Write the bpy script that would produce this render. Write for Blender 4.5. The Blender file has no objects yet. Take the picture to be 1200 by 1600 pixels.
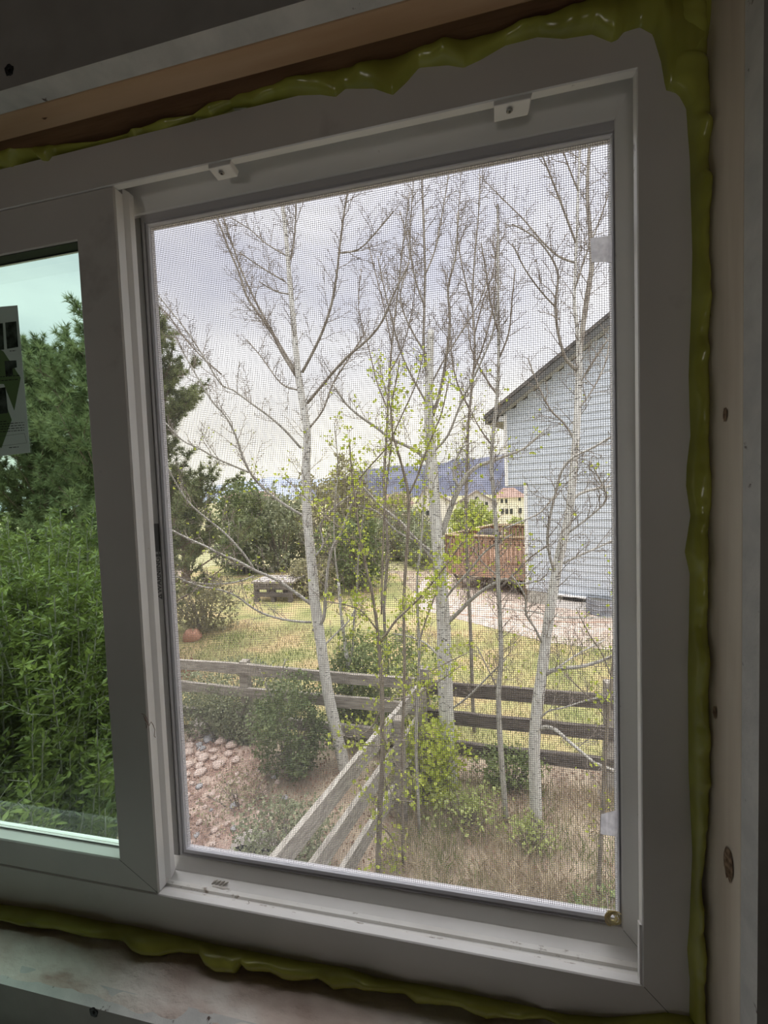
import bpy, bmesh, math, random
import numpy as np
from mathutils import Vector, Matrix, noise as mnoise
C = bpy.context.scene.collection
random.seed(7); RNG = np.random.default_rng(7)

# ------------------------------------------------------------------ camera, sky, lights, exposure
F, DC, HZ = 620.0, 0.28, 3.2          # focal length in px of the 1200x1600 frame, distance to the window, eye height over the yard
R = np.array([[0.980176, -0.026322, -0.196370], [0.194863, -0.051093, 0.979499], [-0.035816, -0.998347, -0.044951]])
cam = bpy.data.cameras.new('camera'); co = bpy.data.objects.new('camera', cam); C.objects.link(co)
cam.sensor_fit = 'VERTICAL'; cam.sensor_height = 36; cam.lens = F/1600*36; cam.clip_start = 0.01; cam.clip_end = 6000
m = Matrix.Identity(4)
for i in range(3):
    m[i][0] = R[i][0]; m[i][1] = -R[i][1]; m[i][2] = -R[i][2]
m.translation = (0, -DC, HZ)
co.matrix_world = m
bpy.context.scene.camera = co
vs = bpy.context.scene.view_settings
vs.view_transform = 'Standard'; vs.look = 'None'; vs.gamma = 1; vs.use_curve_mapping = False; vs.exposure = 0.0

def nt_of(x):
    x.use_nodes = True; nt = x.node_tree; nt.nodes.clear(); return nt
world = bpy.data.worlds.new('overcast_sky'); bpy.context.scene.world = world
nt = nt_of(world); N = nt.nodes; L = nt.links
tc = N.new('ShaderNodeTexCoord'); sx = N.new('ShaderNodeSeparateXYZ'); L.new(tc.outputs['Generated'], sx.inputs[0])
rp = N.new('ShaderNodeValToRGB'); el = rp.color_ramp.elements
el[0].position = 0.0; el[0].color = (0.86, 0.88, 0.90, 1)
el[1].position = 1.0; el[1].color = (6.2, 6.1, 6.0, 1)
for p, c in ((0.06, (1.02, 0.99, 0.86)), (0.16, (1.02, 0.98, 0.86)), (0.30, (0.84, 0.84, 0.87)), (0.50, (0.76, 0.76, 0.83)), (0.62, (0.80, 0.80, 0.87)), (0.70, (1.5, 1.5, 1.55)), (0.80, (3.2, 3.15, 3.2))):
    e = el.new(p); e.color = c + (1,)
L.new(sx.outputs[2], rp.inputs[0])
mp = N.new('ShaderNodeMapping'); mp.inputs['Scale'].default_value = (1.6, 1.6, 4.5); L.new(tc.outputs['Generated'], mp.inputs[0])
nz = N.new('ShaderNodeTexNoise'); nz.inputs['Scale'].default_value = 1.7; nz.inputs['Detail'].default_value = 4; nz.inputs['Roughness'].default_value = .5
L.new(mp.outputs[0], nz.inputs['Vector'])
r2 = N.new('ShaderNodeValToRGB'); r2.color_ramp.elements[0].position = .32; r2.color_ramp.elements[0].color = (.80, .81, .86, 1)
r2.color_ramp.elements[1].position = .68; r2.color_ramp.elements[1].color = (1.16, 1.15, 1.12, 1); L.new(nz.outputs[0], r2.inputs[0])
mx = N.new('ShaderNodeMixRGB'); mx.blend_type = 'MULTIPLY'; mx.inputs[0].default_value = 1
L.new(rp.outputs[0], mx.inputs[1]); L.new(r2.outputs[0], mx.inputs[2])
bg = N.new('ShaderNodeBackground'); bg.inputs[1].default_value = 1.5; L.new(mx.outputs[0], bg.inputs[0])
wo = N.new('ShaderNodeOutputWorld'); L.new(bg.outputs[0], wo.inputs[0])

def area(name, loc, rot, sx_, sy_, power, col):
    l = bpy.data.lights.new(name, 'AREA'); l.shape = 'RECTANGLE'; l.size = sx_; l.size_y = sy_; l.energy = power; l.color = col
    o = bpy.data.objects.new(name, l); C.objects.link(o); o.location = loc; o.rotation_euler = rot; return o
# added fill lamp, unseen behind the camera, brightens the room side of the window
area('added_room_fill', (-0.6, -3.15, 2.05), (math.radians(90), 0, 0), .55, .5, 3.6, (1.0, 0.92, 0.84))

# ------------------------------------------------------------------ helpers: pixel -> place
def ray(px, py): return R @ np.array([px-600, py-800, F])
def W(px, py, Y):
    r = ray(px, py); q = r*(Y+DC)/r[1]; return Vector((q[0], Y, HZ+q[2]))
def G(px, py, z=0.0):
    r = ray(px, py); q = r*((z-HZ)/r[2]); return Vector((q[0], q[1]-DC, z))
def AZ(px, py, z):
    r = ray(px, py); q = r*(z/r[2]); return Vector((q[0], q[1]-DC, z+HZ))

# ------------------------------------------------------------------ helpers: materials
def mat(name, col, rough=.7, metal=0, spec=.5):
    M = bpy.data.materials.new(name); nt = nt_of(M)
    b = nt.nodes.new('ShaderNodeBsdfPrincipled'); o = nt.nodes.new('ShaderNodeOutputMaterial'); nt.links.new(b.outputs[0], o.inputs[0])
    b.inputs['Base Color'].default_value = tuple(col)+(1,); b.inputs['Roughness'].default_value = rough; b.inputs['Metallic'].default_value = metal
    b.inputs['Specular IOR Level'].default_value = spec
    return M, nt, b, o
def noisy(name, c1, c2, scale=10, rough=.8, stretch=(1, 1, 1), c3=None, lo=.35, hi=.65, bump=0, detail=6, bscale=None, spec=.3, distort=0, bdist=.002, mid=.5):
    M, nt, b, o = mat(name, c1, rough, 0, spec); N = nt.nodes; L = nt.links
    tc = N.new('ShaderNodeTexCoord'); mp = N.new('ShaderNodeMapping'); mp.inputs['Scale'].default_value = stretch
    L.new(tc.outputs['Object'], mp.inputs[0])
    n = N.new('ShaderNodeTexNoise'); n.inputs['Scale'].default_value = scale; n.inputs['Detail'].default_value = detail; n.inputs['Distortion'].default_value = distort
    L.new(mp.outputs[0], n.inputs['Vector'])
    r = N.new('ShaderNodeValToRGB'); r.color_ramp.elements[0].position = lo; r.color_ramp.elements[1].position = hi
    r.color_ramp.elements[0].color = tuple(c1)+(1,); r.color_ramp.elements[1].color = tuple(c2)+(1,)
    if c3: e = r.color_ramp.elements.new(mid); e.color = tuple(c3)+(1,)
    L.new(n.outputs[0], r.inputs[0]); L.new(r.outputs[0], b.inputs['Base Color'])
    if bump:
        n2 = N.new('ShaderNodeTexNoise'); n2.inputs['Scale'].default_value = bscale or scale*3; n2.inputs['Detail'].default_value = 5
        L.new(mp.outputs[0], n2.inputs['Vector'])
        bp_ = N.new('ShaderNodeBump'); bp_.inputs['Strength'].default_value = bump; bp_.inputs['Distance'].default_value = bdist
        L.new(n2.outputs[0], bp_.inputs['Height']); L.new(bp_.outputs[0], b.inputs['Normal'])
    return M
def spots(M, col, scale, thr, width=.03, stretch=(1, 1, 1), loc=(0, 0, 0)):
    """adds sparse stains / marks of another colour on top of a material's colour"""
    nt = M.node_tree; N = nt.nodes; L = nt.links
    b = [n for n in N if n.type == 'BSDF_PRINCIPLED'][0]
    src = b.inputs['Base Color'].links[0].from_socket if b.inputs['Base Color'].links else None
    tc = N.new('ShaderNodeTexCoord'); mp = N.new('ShaderNodeMapping'); mp.inputs['Scale'].default_value = stretch; mp.inputs['Location'].default_value = loc
    L.new(tc.outputs['Object'], mp.inputs[0])
    n = N.new('ShaderNodeTexNoise'); n.inputs['Scale'].default_value = scale; n.inputs['Detail'].default_value = 5; n.inputs['Roughness'].default_value = .6; L.new(mp.outputs[0], n.inputs['Vector'])
    r = N.new('ShaderNodeValToRGB'); r.color_ramp.elements[0].position = thr; r.color_ramp.elements[1].position = thr+width
    r.color_ramp.elements[0].color = (0, 0, 0, 1); r.color_ramp.elements[1].color = (1, 1, 1, 1); L.new(n.outputs[0], r.inputs[0])
    x = N.new('ShaderNodeMixRGB'); L.new(r.outputs[0], x.inputs[0]); x.inputs[2].default_value = tuple(col)+(1,)
    if src: L.new(src, x.inputs[1])
    else: x.inputs[1].default_value = b.inputs['Base Color'].default_value
    L.new(x.outputs[0], b.inputs['Base Color']); return M
def leafmat(name, c1, c2, trans=.35, rough=.6, scale=3):
    M = bpy.data.materials.new(name); nt = nt_of(M); N = nt.nodes; L = nt.links
    tc = N.new('ShaderNodeTexCoord'); n = N.new('ShaderNodeTexNoise'); n.inputs['Scale'].default_value = scale*4; n.inputs['Detail'].default_value = 4
    L.new(tc.outputs['Object'], n.inputs['Vector'])
    r = N.new('ShaderNodeValToRGB'); r.color_ramp.elements[0].position = .35; r.color_ramp.elements[1].position = .65
    r.color_ramp.elements[0].color = tuple(c1)+(1,); r.color_ramp.elements[1].color = tuple(c2)+(1,); L.new(n.outputs[0], r.inputs[0])
    b = N.new('ShaderNodeBsdfPrincipled'); b.inputs['Roughness'].default_value = rough; b.inputs['Specular IOR Level'].default_value = .3
    t = N.new('ShaderNodeBsdfTranslucent'); x = N.new('ShaderNodeMixShader'); x.inputs[0].default_value = trans
    L.new(r.outputs[0], b.inputs['Base Color']); L.new(r.outputs[0], t.inputs[0]); L.new(b.outputs[0], x.inputs[1]); L.new(t.outputs[0], x.inputs[2])
    o = N.new('ShaderNodeOutputMaterial'); L.new(x.outputs[0], o.inputs[0]); return M
def glassmat(name, tint, refl=.06):
    M = bpy.data.materials.new(name); nt = nt_of(M); N = nt.nodes; L = nt.links
    t = N.new('ShaderNodeBsdfTransparent'); t.inputs[0].default_value = tuple(tint)+(1,)
    g = N.new('ShaderNodeBsdfGlossy'); g.inputs['Roughness'].default_value = .01; g.inputs[0].default_value = (1, 1, 1, 1)
    f = N.new('ShaderNodeFresnel'); f.inputs[0].default_value = 1.5
    x = N.new('ShaderNodeMixShader'); L.new(f.outputs[0], x.inputs[0]); L.new(t.outputs[0], x.inputs[1]); L.new(g.outputs[0], x.inputs[2])
    o = N.new('ShaderNodeOutputMaterial'); L.new(x.outputs[0], o.inputs[0]); return M

M = {}
M['vinyl'] = spots(spots(noisy('white_vinyl', (.72, .69, .65), (.78, .75, .71), 8, .42, spec=.4), (.22, .19, .17), 22, .68, .12, (1, 1, .7)), (.40, .35, .31), 9, .62, .2, loc=(3, 1, 2))
M['vinyl_clean'] = spots(noisy('white_vinyl_track', (.83, .815, .78), (.88, .87, .84), 12, .38, spec=.4), (.35, .31, .27), 60, .70, .06, (1, 1, 1))
M['sill_track'] = spots(noisy('dusty_vinyl_track', (.80, .78, .73), (.87, .86, .82), 30, .5, spec=.3), (.30, .25, .20), 90, .60, .10, (1, 2, 1))
M['drywall_face'] = noisy('grey_drywall_paper', (.36, .34, .31), (.40, .38, .35), 40, .95, bump=.2, bscale=300, bdist=.0004)
M['drywall_edge'] = spots(noisy('cut_drywall_edge', (.52, .52, .50), (.62, .61, .58), 60, .95, bump=.5, bscale=250, bdist=.0008), (.10, .07, .06), 90, .66, .05)
M['pine_wood'] = spots(noisy('pale_pine_framing', (.64, .55, .44), (.78, .70, .58), 9, .8, (6, 6, .5), bump=.25, bscale=60, bdist=.0005), (.16, .09, .05), 18, .70, .04, (3, 3, 1))
M['pine_header'] = spots(noisy('pine_header_wood', (.46, .29, .16), (.58, .40, .25), 9, .8, (.5, 6, 6), bump=.25, bscale=60, bdist=.0005), (.12, .06, .03), 22, .70, .03, (1, 4, 3))
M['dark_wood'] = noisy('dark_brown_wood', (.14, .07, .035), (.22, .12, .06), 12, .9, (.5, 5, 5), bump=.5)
M['rough_sill'] = spots(noisy('rough_dusty_sill', (.42, .32, .27), (.72, .67, .61), 14, .95, (1, 1.8, 1), c3=(.61, .52, .46), lo=.3, hi=.62, bump=.9, bscale=70, bdist=.003), (.30, .15, .11), 9, .60, .08, (.6, 2, 1), (5, 0, 0))
M['foam'], _n, _b, _o = mat('yellow_green_foam', (.40, .40, .035), .22, 0, .55)
_b.inputs['Subsurface Weight'].default_value = .0
_t = _n.nodes.new('ShaderNodeTexNoise'); _t.inputs['Scale'].default_value = 25
_tc = _n.nodes.new('ShaderNodeTexCoord'); _n.links.new(_tc.outputs['Object'], _t.inputs['Vector'])
_r = _n.nodes.new('ShaderNodeValToRGB'); _r.color_ramp.elements[0].position = .3; _r.color_ramp.elements[1].position = .7
_r.color_ramp.elements[0].color = (.31, .31, .05, 1); _r.color_ramp.elements[1].color = (.44, .45, .085, 1)
_n.links.new(_t.outputs[0], _r.inputs[0]); _n.links.new(_r.outputs[0], _b.inputs['Base Color'])
M['alu'] = mat('grey_screen_rail', (.56, .55, .57), .45, .0)[0]
M['alu_rail'] = mat('dark_grey_screen_rail', (.17, .165, .16), .5, .0)[0]
M['spline'] = mat('pale_screen_spline', (.72, .72, .76), .5)[0]
M['wire'] = mat('grey_fibreglass_mesh', (.30, .295, .30), .75, 0, .2)[0]
M['glass'] = glassmat('green_tinted_glass', (.71, .83, .775))
M['black'] = mat('black_plastic', (.006, .006, .006), .5)[0]
M['ink'] = mat('black_ink', (.006, .006, .006), .6)[0]
M['screw'] = mat('steel_screw', (.35, .34, .33), .3, .9)[0]
M['darkhole'] = mat('black_screw', (.01, .01, .01), .5)[0]
M['rubber_and_shade'] = mat('black_gasket_and_shade', (.02, .025, .022), .5)[0]  # real gaskets and joints, also the painted shade strip under the sash head
M['paper'] = leafmat('pale_paper', (.62, .64, .62), (.66, .68, .66), .35, .9)
M['paper_green'] = leafmat('printed_green_paper', (.20, .34, .14), (.24, .38, .17), .25, .9)
M['print_dark'] = noisy('dark_printed_photo', (.02, .03, .02), (.10, .14, .11), 120, .9)
M['tab'] = leafmat('frosted_plastic_tab', (.66, .65, .70), (.86, .85, .90), .75, .4, 60)
M['thread'] = mat('brown_thread', (.22, .13, .09), .9)[0]
M['fluff'] = leafmat('cream_fluff', (.72, .62, .38), (.85, .80, .55), .6, .95, 50)
M['clip'] = noisy('dusty_white_fibre', (.50, .47, .42), (.66, .62, .56), 90, .9)
M['room'] = noisy('unpainted_drywall_room', (.42, .39, .35), (.46, .43, .39), 3, .95)
M['subfloor'] = noisy('plywood_subfloor', (.42, .30, .19), (.50, .38, .26), 6, .9, (1, 5, 1))

def barkmat(name, c1, c2, dark, thr=.60, sc=9):
    return spots(noisy(name, c1, c2, sc, .85, (3, 3, 1), bump=.4, bscale=40, bdist=.004), dark, 20, thr, .05, (1, 1, 3.6))
M['aspen'] = barkmat('pale_aspen_bark', (.50, .48, .43), (.68, .67, .62), (.07, .06, .055), .59)
M['aspen_grey'] = barkmat('grey_aspen_bark', (.30, .28, .24), (.46, .44, .39), (.08, .07, .06), .61)
M['limb'] = noisy('grey_limb_bark', (.20, .17, .14), (.34, .31, .26), 14, .85)
M['twig'] = noisy('grey_brown_twig', (.17, .14, .115), (.32, .28, .235), 9, .85)
M['darkstem'] = noisy('dark_sapling_bark', (.16, .13, .10), (.28, .24, .18), 12, .85, (3, 3, 1))
M['bud'] = mat('brown_bud', (.12, .09, .06), .8)[0]
M['new_leaf'] = leafmat('new_yellow_green_leaf', (.36, .44, .05), (.52, .56, .09), .45)
M['shrub_leaf'] = leafmat('bright_green_leaf', (.075, .10, .02), (.22, .255, .055), .28, .45)
M['bush_leaf'] = leafmat('dull_green_leaf', (.15, .20, .07), (.32, .37, .14), .3)
M['bush_grey'] = leafmat('grey_green_leaf', (.22, .25, .14), (.38, .40, .25), .3)
M['bush_dark'] = leafmat('dark_green_leaf', (.11, .15, .06), (.24, .28, .12), .3)
M['bush_brown'] = leafmat('brownish_green_leaf', (.26, .25, .14), (.42, .39, .23), .3)
M['bush_light'] = leafmat('light_green_leaf', (.31, .36, .10), (.45, .49, .19), .35)
M['needle'] = leafmat('pine_needle', (.12, .15, .065), (.28, .31, .14), .25, .6, 1)
M['pine_bark'] = noisy('pine_bark', (.10, .07, .05), (.22, .16, .12), 10, .9, (3, 3, 1))
M['fence'] = noisy('weathered_fence_board', (.21, .185, .155), (.40, .365, .31), 5, .9, (1.2, 9, 9), bump=.5, bscale=20, bdist=.003)
M['fence_y'] = spots(noisy('weathered_rail_board', (.27, .245, .21), (.47, .44, .385), 5, .9, (9, 1.2, 9), bump=.5, bscale=20, bdist=.003), (.12, .09, .07), 14, .68, .05, (3, 1, 3))
M['fence_dark'] = noisy('dark_fence_board', (.075, .062, .052), (.17, .145, .12), 5, .9, (1.2, 9, 9), bump=.5, bscale=20, bdist=.003)
M['soil'] = noisy('leaf_litter_ground', (.24, .18, .13), (.46, .39, .28), 3.5, .95, c3=(.36, .29, .21), lo=.3, hi=.7, bump=.8, bscale=16, bdist=.03, detail=9)
M['lawn'] = noisy('patchy_lawn', (.22, .23, .085), (.44, .335, .17), 1.1, .95, c3=(.34, .31, .135), lo=.35, hi=.62, bump=.6, bscale=25, bdist=.02, detail=9)
M['gravel'] = noisy('pinkish_gravel', (.40, .31, .25), (.60, .50, .42), 9, .95, bump=.6, bscale=30, bdist=.01)
M['mulch'] = noisy('pink_brown_rock_mulch', (.24, .15, .115), (.48, .37, .30), 9, .95, c3=(.36, .25, .20), bump=.9, bscale=22, bdist=.03)
M['field'] = noisy('distant_field', (.30, .30, .15), (.46, .40, .22), .12, .95)
M['stone'] = noisy('pinkish_stone', (.42, .30, .25), (.60, .50, .44), 6, .9, bump=.3)
M['stone_grey'] = noisy('grey_stone', (.26, .255, .26), (.40, .39, .39), 6, .9, bump=.3)
M['red_rock'] = noisy('red_rock', (.42, .20, .13), (.62, .36, .25), 5, .9, bump=.5)
M['flag'] = noisy('flat_paving_stone', (.36, .32, .29), (.50, .45, .41), 5, .9, bump=.4)
M['mountain'] = noisy('haze_blue_forested_mountain', (.082, .088, .120), (.14, .145, .185), .02, 1, c3=(.11, .116, .152), bump=0)  # blue of distant haze is painted into the mountain colour
M['mountain_far'] = noisy('haze_pale_blue_hill', (.26, .30, .38), (.34, .38, .45), .01, 1)  # hill colour carries the haze of distance as pale blue
M['siding'] = noisy('pale_blue_grey_siding', (.50, .545, .60), (.56, .60, .65), 2, .7, (.3, .3, 8))
M['foundation'] = noisy('concrete_foundation', (.36, .35, .31), (.46, .45, .40), 3, .9)
M['shingle'] = noisy('dark_shingle', (.075, .07, .068), (.15, .14, .13), 8, .9)
M['fascia'] = mat('dark_drip_edge', (.10, .10, .095), .6)[0]
M['soffit'] = noisy('grey_soffit', (.30, .30, .27), (.36, .36, .33), 3, .8)
M['white_trim'] = mat('white_trim_paint', (.78, .78, .76), .6)[0]
M['deck'] = noisy('reddish_stained_deck', (.33, .205, .14), (.48, .315, .225), 4, .85, (4, 4, 1))
M['deck_cap'] = noisy('tan_deck_rail', (.48, .36, .22), (.62, .48, .32), 3, .85)
M['deck_post'] = noisy('tan_deck_post', (.38, .29, .19), (.50, .40, .27), 5, .85, (4, 4, 1))
M['metal_grey'] = noisy('galvanised_well', (.20, .21, .23), (.34, .35, .37), 4, .5)
M['house_cream'] = mat('cream_house_wall', (.74, .70, .58), .8)[0]
M['house_white'] = mat('pale_house_wall', (.66, .63, .60), .8)[0]
M['roof_brown'] = noisy('brown_roof', (.20, .13, .10), (.32, .22, .18), 1.5, .9)
M['roof_grey'] = noisy('taupe_roof', (.20, .17, .15), (.30, .26, .24), 1.5, .9)
M['winglass'] = mat('dark_window_glass', (.04, .045, .05), .15)[0]
M['straw'] = leafmat('dry_straw', (.36, .29, .175), (.54, .455, .30), .25, .8)
M['grass'] = leafmat('green_grass', (.16, .21, .06), (.29, .32, .12), .3, .8)
M['litter'] = leafmat('dead_leaf', (.26, .16, .11), (.46, .33, .24), .2, .9, 6)
M['shed'] = noisy('grey_weathered_planks', (.10, .085, .08), (.24, .21, .20), 4, .9, (1, 1, 8))
M['red_leaf'] = leafmat('reddish_brown_leaf', (.26, .13, .09), (.38, .21, .14), .3)

# ------------------------------------------------------------------ helpers: meshes and objects
class MB:
    def __init__(s): s.v = []; s.f = []; s.mi = []; s.cur = 0
    def add(s, vs_, fs_):
        n = len(s.v); s.v.extend([tuple(v) for v in vs_]); s.f.extend([tuple(i+n for i in f) for f in fs_]); s.mi.extend([s.cur]*len(fs_))
    def box(s, x0, x1, y0, y1, z0, z1):
        s.add([(x0,y0,z0),(x1,y0,z0),(x1,y1,z0),(x0,y1,z0),(x0,y0,z1),(x1,y0,z1),(x1,y1,z1),(x0,y1,z1)],
              [(0,3,2,1),(4,5,6,7),(0,1,5,4),(1,2,6,5),(2,3,7,6),(3,0,4,7)])
    def beam(s, a, b, w, h, up=(0, 0, 1)):
        """board from a to b (centre line), w thick sideways, h tall"""
        a = Vector(a); b = Vector(b); d = (b-a).normalized(); u = Vector(up); sd = d.cross(u).normalized(); u = sd.cross(d).normalized()
        vs_ = []
        for p in (a, b):
            for i, j in ((-1,-1),(1,-1),(1,1),(-1,1)): vs_.append(p+sd*(i*w/2)+u*(j*h/2))
        s.add(vs_, [(0,1,2,3),(7,6,5,4),(0,4,5,1),(1,5,6,2),(2,6,7,3),(3,7,4,0)])
    def quad(s, a, b, c, d): s.add([a, b, c, d], [(0, 1, 2, 3)])
    def tube(s, pts, rad, n=6, cap=True):
        pts = [Vector(p) for p in pts]; m_ = len(pts)
        if m_ < 2: return
        t = [(pts[min(i+1, m_-1)]-pts[max(i-1, 0)]).normalized() for i in range(m_)]
        a = t[0].orthogonal().normalized(); base = len(s.v)
        for i in range(m_):
            a = (a - t[i]*a.dot(t[i])); a = a.normalized() if a.length > 1e-6 else t[i].orthogonal().normalized()
            b = t[i].cross(a)
            for k in range(n):
                an = 2*math.pi*k/n; s.v.append(tuple(pts[i]+(a*math.cos(an)+b*math.sin(an))*rad[i]))
        for i in range(m_-1):
            for k in range(n):
                k2 = (k+1) % n; s.f.append((base+i*n+k, base+i*n+k2, base+(i+1)*n+k2, base+(i+1)*n+k)); s.mi.append(s.cur)
        if cap:
            s.f.append(tuple(base+k for k in range(n))[::-1]); s.f.append(tuple(base+(m_-1)*n+k for k in range(n))); s.mi += [s.cur]*2
    def rings(s, rects, closed_first=False):
        """nested rectangles (x0,x1,z0,z1,y): mitred frame profile"""
        base = len(s.v)
        for (x0, x1, z0, z1, y) in rects:
            s.v += [(x0, y, z0), (x1, y, z0), (x1, y, z1), (x0, y, z1)]
        for i in range(len(rects)-1):
            for k in range(4):
                k2 = (k+1) % 4; s.f.append((base+i*4+k, base+i*4+k2, base+(i+1)*4+k2, base+(i+1)*4+k)); s.mi.append(s.cur)
    def build(s, name, mats, parent=None, smooth=False, loc=None):
        me = bpy.data.meshes.new(name)
        v = s.v
        if loc is not None: v = [(a[0]-loc[0], a[1]-loc[1], a[2]-loc[2]) for a in v]
        me.from_pydata(v, [], s.f)
        for mm in (mats if isinstance(mats, (list, tuple)) else [mats]): me.materials.append(mm)
        me.polygons.foreach_set('material_index', s.mi)
        if smooth: me.polygons.foreach_set('use_smooth', [True]*len(s.f))
        me.update()
        o = bpy.data.objects.new(name, me); C.objects.link(o)
        if parent is not None: o.parent = parent
        if loc is not None: o.location = loc
        return o
def recalc(o):
    bm = bmesh.new(); bm.from_mesh(o.data); bmesh.ops.recalc_face_normals(bm, faces=bm.faces); bm.to_mesh(o.data); bm.free()
def bevel(o, w, seg=2):
    md = o.modifiers.new('bevel', 'BEVEL'); md.width = w; md.segments = seg; md.limit_method = 'ANGLE'
def tag(o, label, cat, group=None, kind=None):
    o['label'] = label; o['category'] = cat
    if group: o['group'] = group
    if kind: o['kind'] = kind
    return o
def empty(name, label, cat, loc=(0, 0, 0), group=None, kind=None):
    o = bpy.data.objects.new(name, None); C.objects.link(o); o.location = loc; o.empty_display_size = .1
    return tag(o, label, cat, group, kind)
def struct(o, label=None, cat=None):
    o['kind'] = 'structure'
    if label: o['label'] = label
    if cat: o['category'] = cat
    return o
def part(mb, name, mats, root, **k):
    """part of a thing whose Empty sits at root.location (no rotation)"""
    return mb.build(name, mats, root, **k) if root.location.length == 0 else _pl(mb, name, mats, root, **k)
def _pl(mb, name, mats, root, smooth=False):
    l = root.location; mb.v = [(a[0]-l[0], a[1]-l[1], a[2]-l[2]) for a in mb.v]
    return mb.build(name, mats, root, smooth)
def leaves(mb, P, size, long=1.6, rng=RNG, up=0.0, curl=.15, dirs=None):
    """rhombic leaves at points P"""
    P = np.asarray(P, float); n = len(P)
    if n == 0: return
    d = rng.normal(size=(n, 3)) if dirs is None else np.asarray(dirs, float)+rng.normal(size=(n, 3))*.45
    d[:, 2] += up
    d /= np.linalg.norm(d, axis=1)[:, None]
    r = rng.normal(size=(n, 3)); s_ = np.cross(d, r); s_ /= np.linalg.norm(s_, axis=1)[:, None]; nn = np.cross(d, s_)
    sz = (size*(.6+.8*rng.random(n)))[:, None]
    a = P; b = P+d*sz*.5*long/1.6+s_*sz*.5/long*1.2; c = P+d*sz*long/1.6+nn*sz*curl; e = P+d*sz*.5*long/1.6-s_*sz*.5/long*1.2
    base = len(mb.v); V = np.stack([a, b, c, e], 1).reshape(-1, 3)
    mb.v.extend(map(tuple, V.tolist())); mb.f.extend([(base+4*i, base+4*i+1, base+4*i+2, base+4*i+3) for i in range(n)]); mb.mi.extend([mb.cur]*n)
def blades(mb, P, h, w, lean=.4, rng=RNG):
    P = np.asarray(P, float); n = len(P); hh = h*(.5+rng.random(n)); an = rng.random(n)*6.283
    ln = np.stack([np.cos(an), np.sin(an), np.zeros(n)], 1)*(lean*rng.random(n)*hh)[:, None]
    a2 = rng.random(n)*6.283; sd = np.stack([np.cos(a2), np.sin(a2), np.zeros(n)], 1)*w
    zz = np.zeros((n, 3)); zz[:, 2] = hh
    V = np.stack([P-sd, P+sd, P+ln*.5+zz*.6+sd*.7, P+ln+zz, P+ln*.5+zz*.6-sd*.7], 1).reshape(-1, 3); base = len(mb.v)
    mb.v.extend(map(tuple, V.tolist())); mb.f.extend([tuple(base+5*i+k for k in range(5)) for i in range(n)]); mb.mi.extend([mb.cur]*n)

# ================================================================== ROOM (the window wall is the plane y = 0, local heights are z-HZ)
Z0, Z1 = -.381, .2885          # rough opening
XL, XR = -.70, .1465
FLOOR, CEIL = 1.7, 4.12
RX0, RX1, RY0 = -2.3, 1.4, -3.1
DF = -.0475                    # drywall face
def wall_with_hole(mb, x0, x1, z0, z1, hx0, hx1, hz0, hz1, y0, y1, faces=(0, 1)):
    a = [(x0, z0), (x1, z0), (x1, z1), (x0, z1)]; b = [(hx0, hz0), (hx1, hz0), (hx1, hz1), (hx0, hz1)]
    base = len(mb.v)
    for y in (y0, y1): mb.v += [(p[0], y, p[1]) for p in a+b]
    for k in range(4):
        k2 = (k+1) % 4
        mb.f.append((base+k, base+k2, base+4+k2, base+4+k)); mb.mi.append(faces[0])          # room face
        mb.f.append((base+8+k, base+8+4+k, base+8+4+k2, base+8+k2)); mb.mi.append(faces[0])
        mb.f.append((base+4+k, base+4+k2, base+12+k2, base+12+k)); mb.mi.append(faces[1])     # cut edge of the hole
        mb.f.append((base+k, base+8+k, base+8+k2, base+k2)); mb.mi.append(faces[0])
mb = MB(); wall_with_hole(mb, RX0, RX1, FLOOR, CEIL, XL, XR, HZ+Z0, HZ+Z1, DF, -.0345)
mb.cur = 2; fs = len(mb.f)
wall_with_hole(mb, RX0-.1, RX1+.1, FLOOR-1.7, CEIL+.2, XL, XR+.005, HZ+Z0-.005, HZ+Z1+.005, .05, .085, (2, 2))
struct(mb.build('wall_front', [M['drywall_face'], M['drywall_edge'], M['siding']]), 'dark drywall around the window with a raw cut edge', 'wall')
# framing lumber round the opening
def irregular_bar(name, pts, m_, label):
    o = MB(); return o
mb = MB(); mb.box(XL-.06, XR+.06, -.034, -.0165, HZ+Z1+.0005, HZ+Z1+.038); o = mb.build('trim_1', M['pine_header']); bevel(o, .001); struct(o, 'wooden header board above the window', 'trim')
mb = MB(); mb.box(XL-.06, XR+.06, -.016, .05, HZ+Z1+.004, HZ+Z1+.038); o = mb.build('trim_2', M['dark_wood']); struct(o, 'dark wooden board recessed above the window foam', 'trim')
mb = MB(); mb.box(XR+.0005, XR+.038, -.034, .05, HZ+Z0-.03, HZ+Z1+.004); o = mb.build('trim_3', M['pine_wood']); bevel(o, .001); struct(o, 'pale pine stud at the right of the window', 'trim')
mb = MB(); mb.box(XL-.038, XL-.0005, -.034, .05, HZ+Z0-.03, HZ+Z1+.004); o = mb.build('trim_4', M['pine_wood']); struct(o, 'pale pine stud at the left of the window', 'trim')
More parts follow.
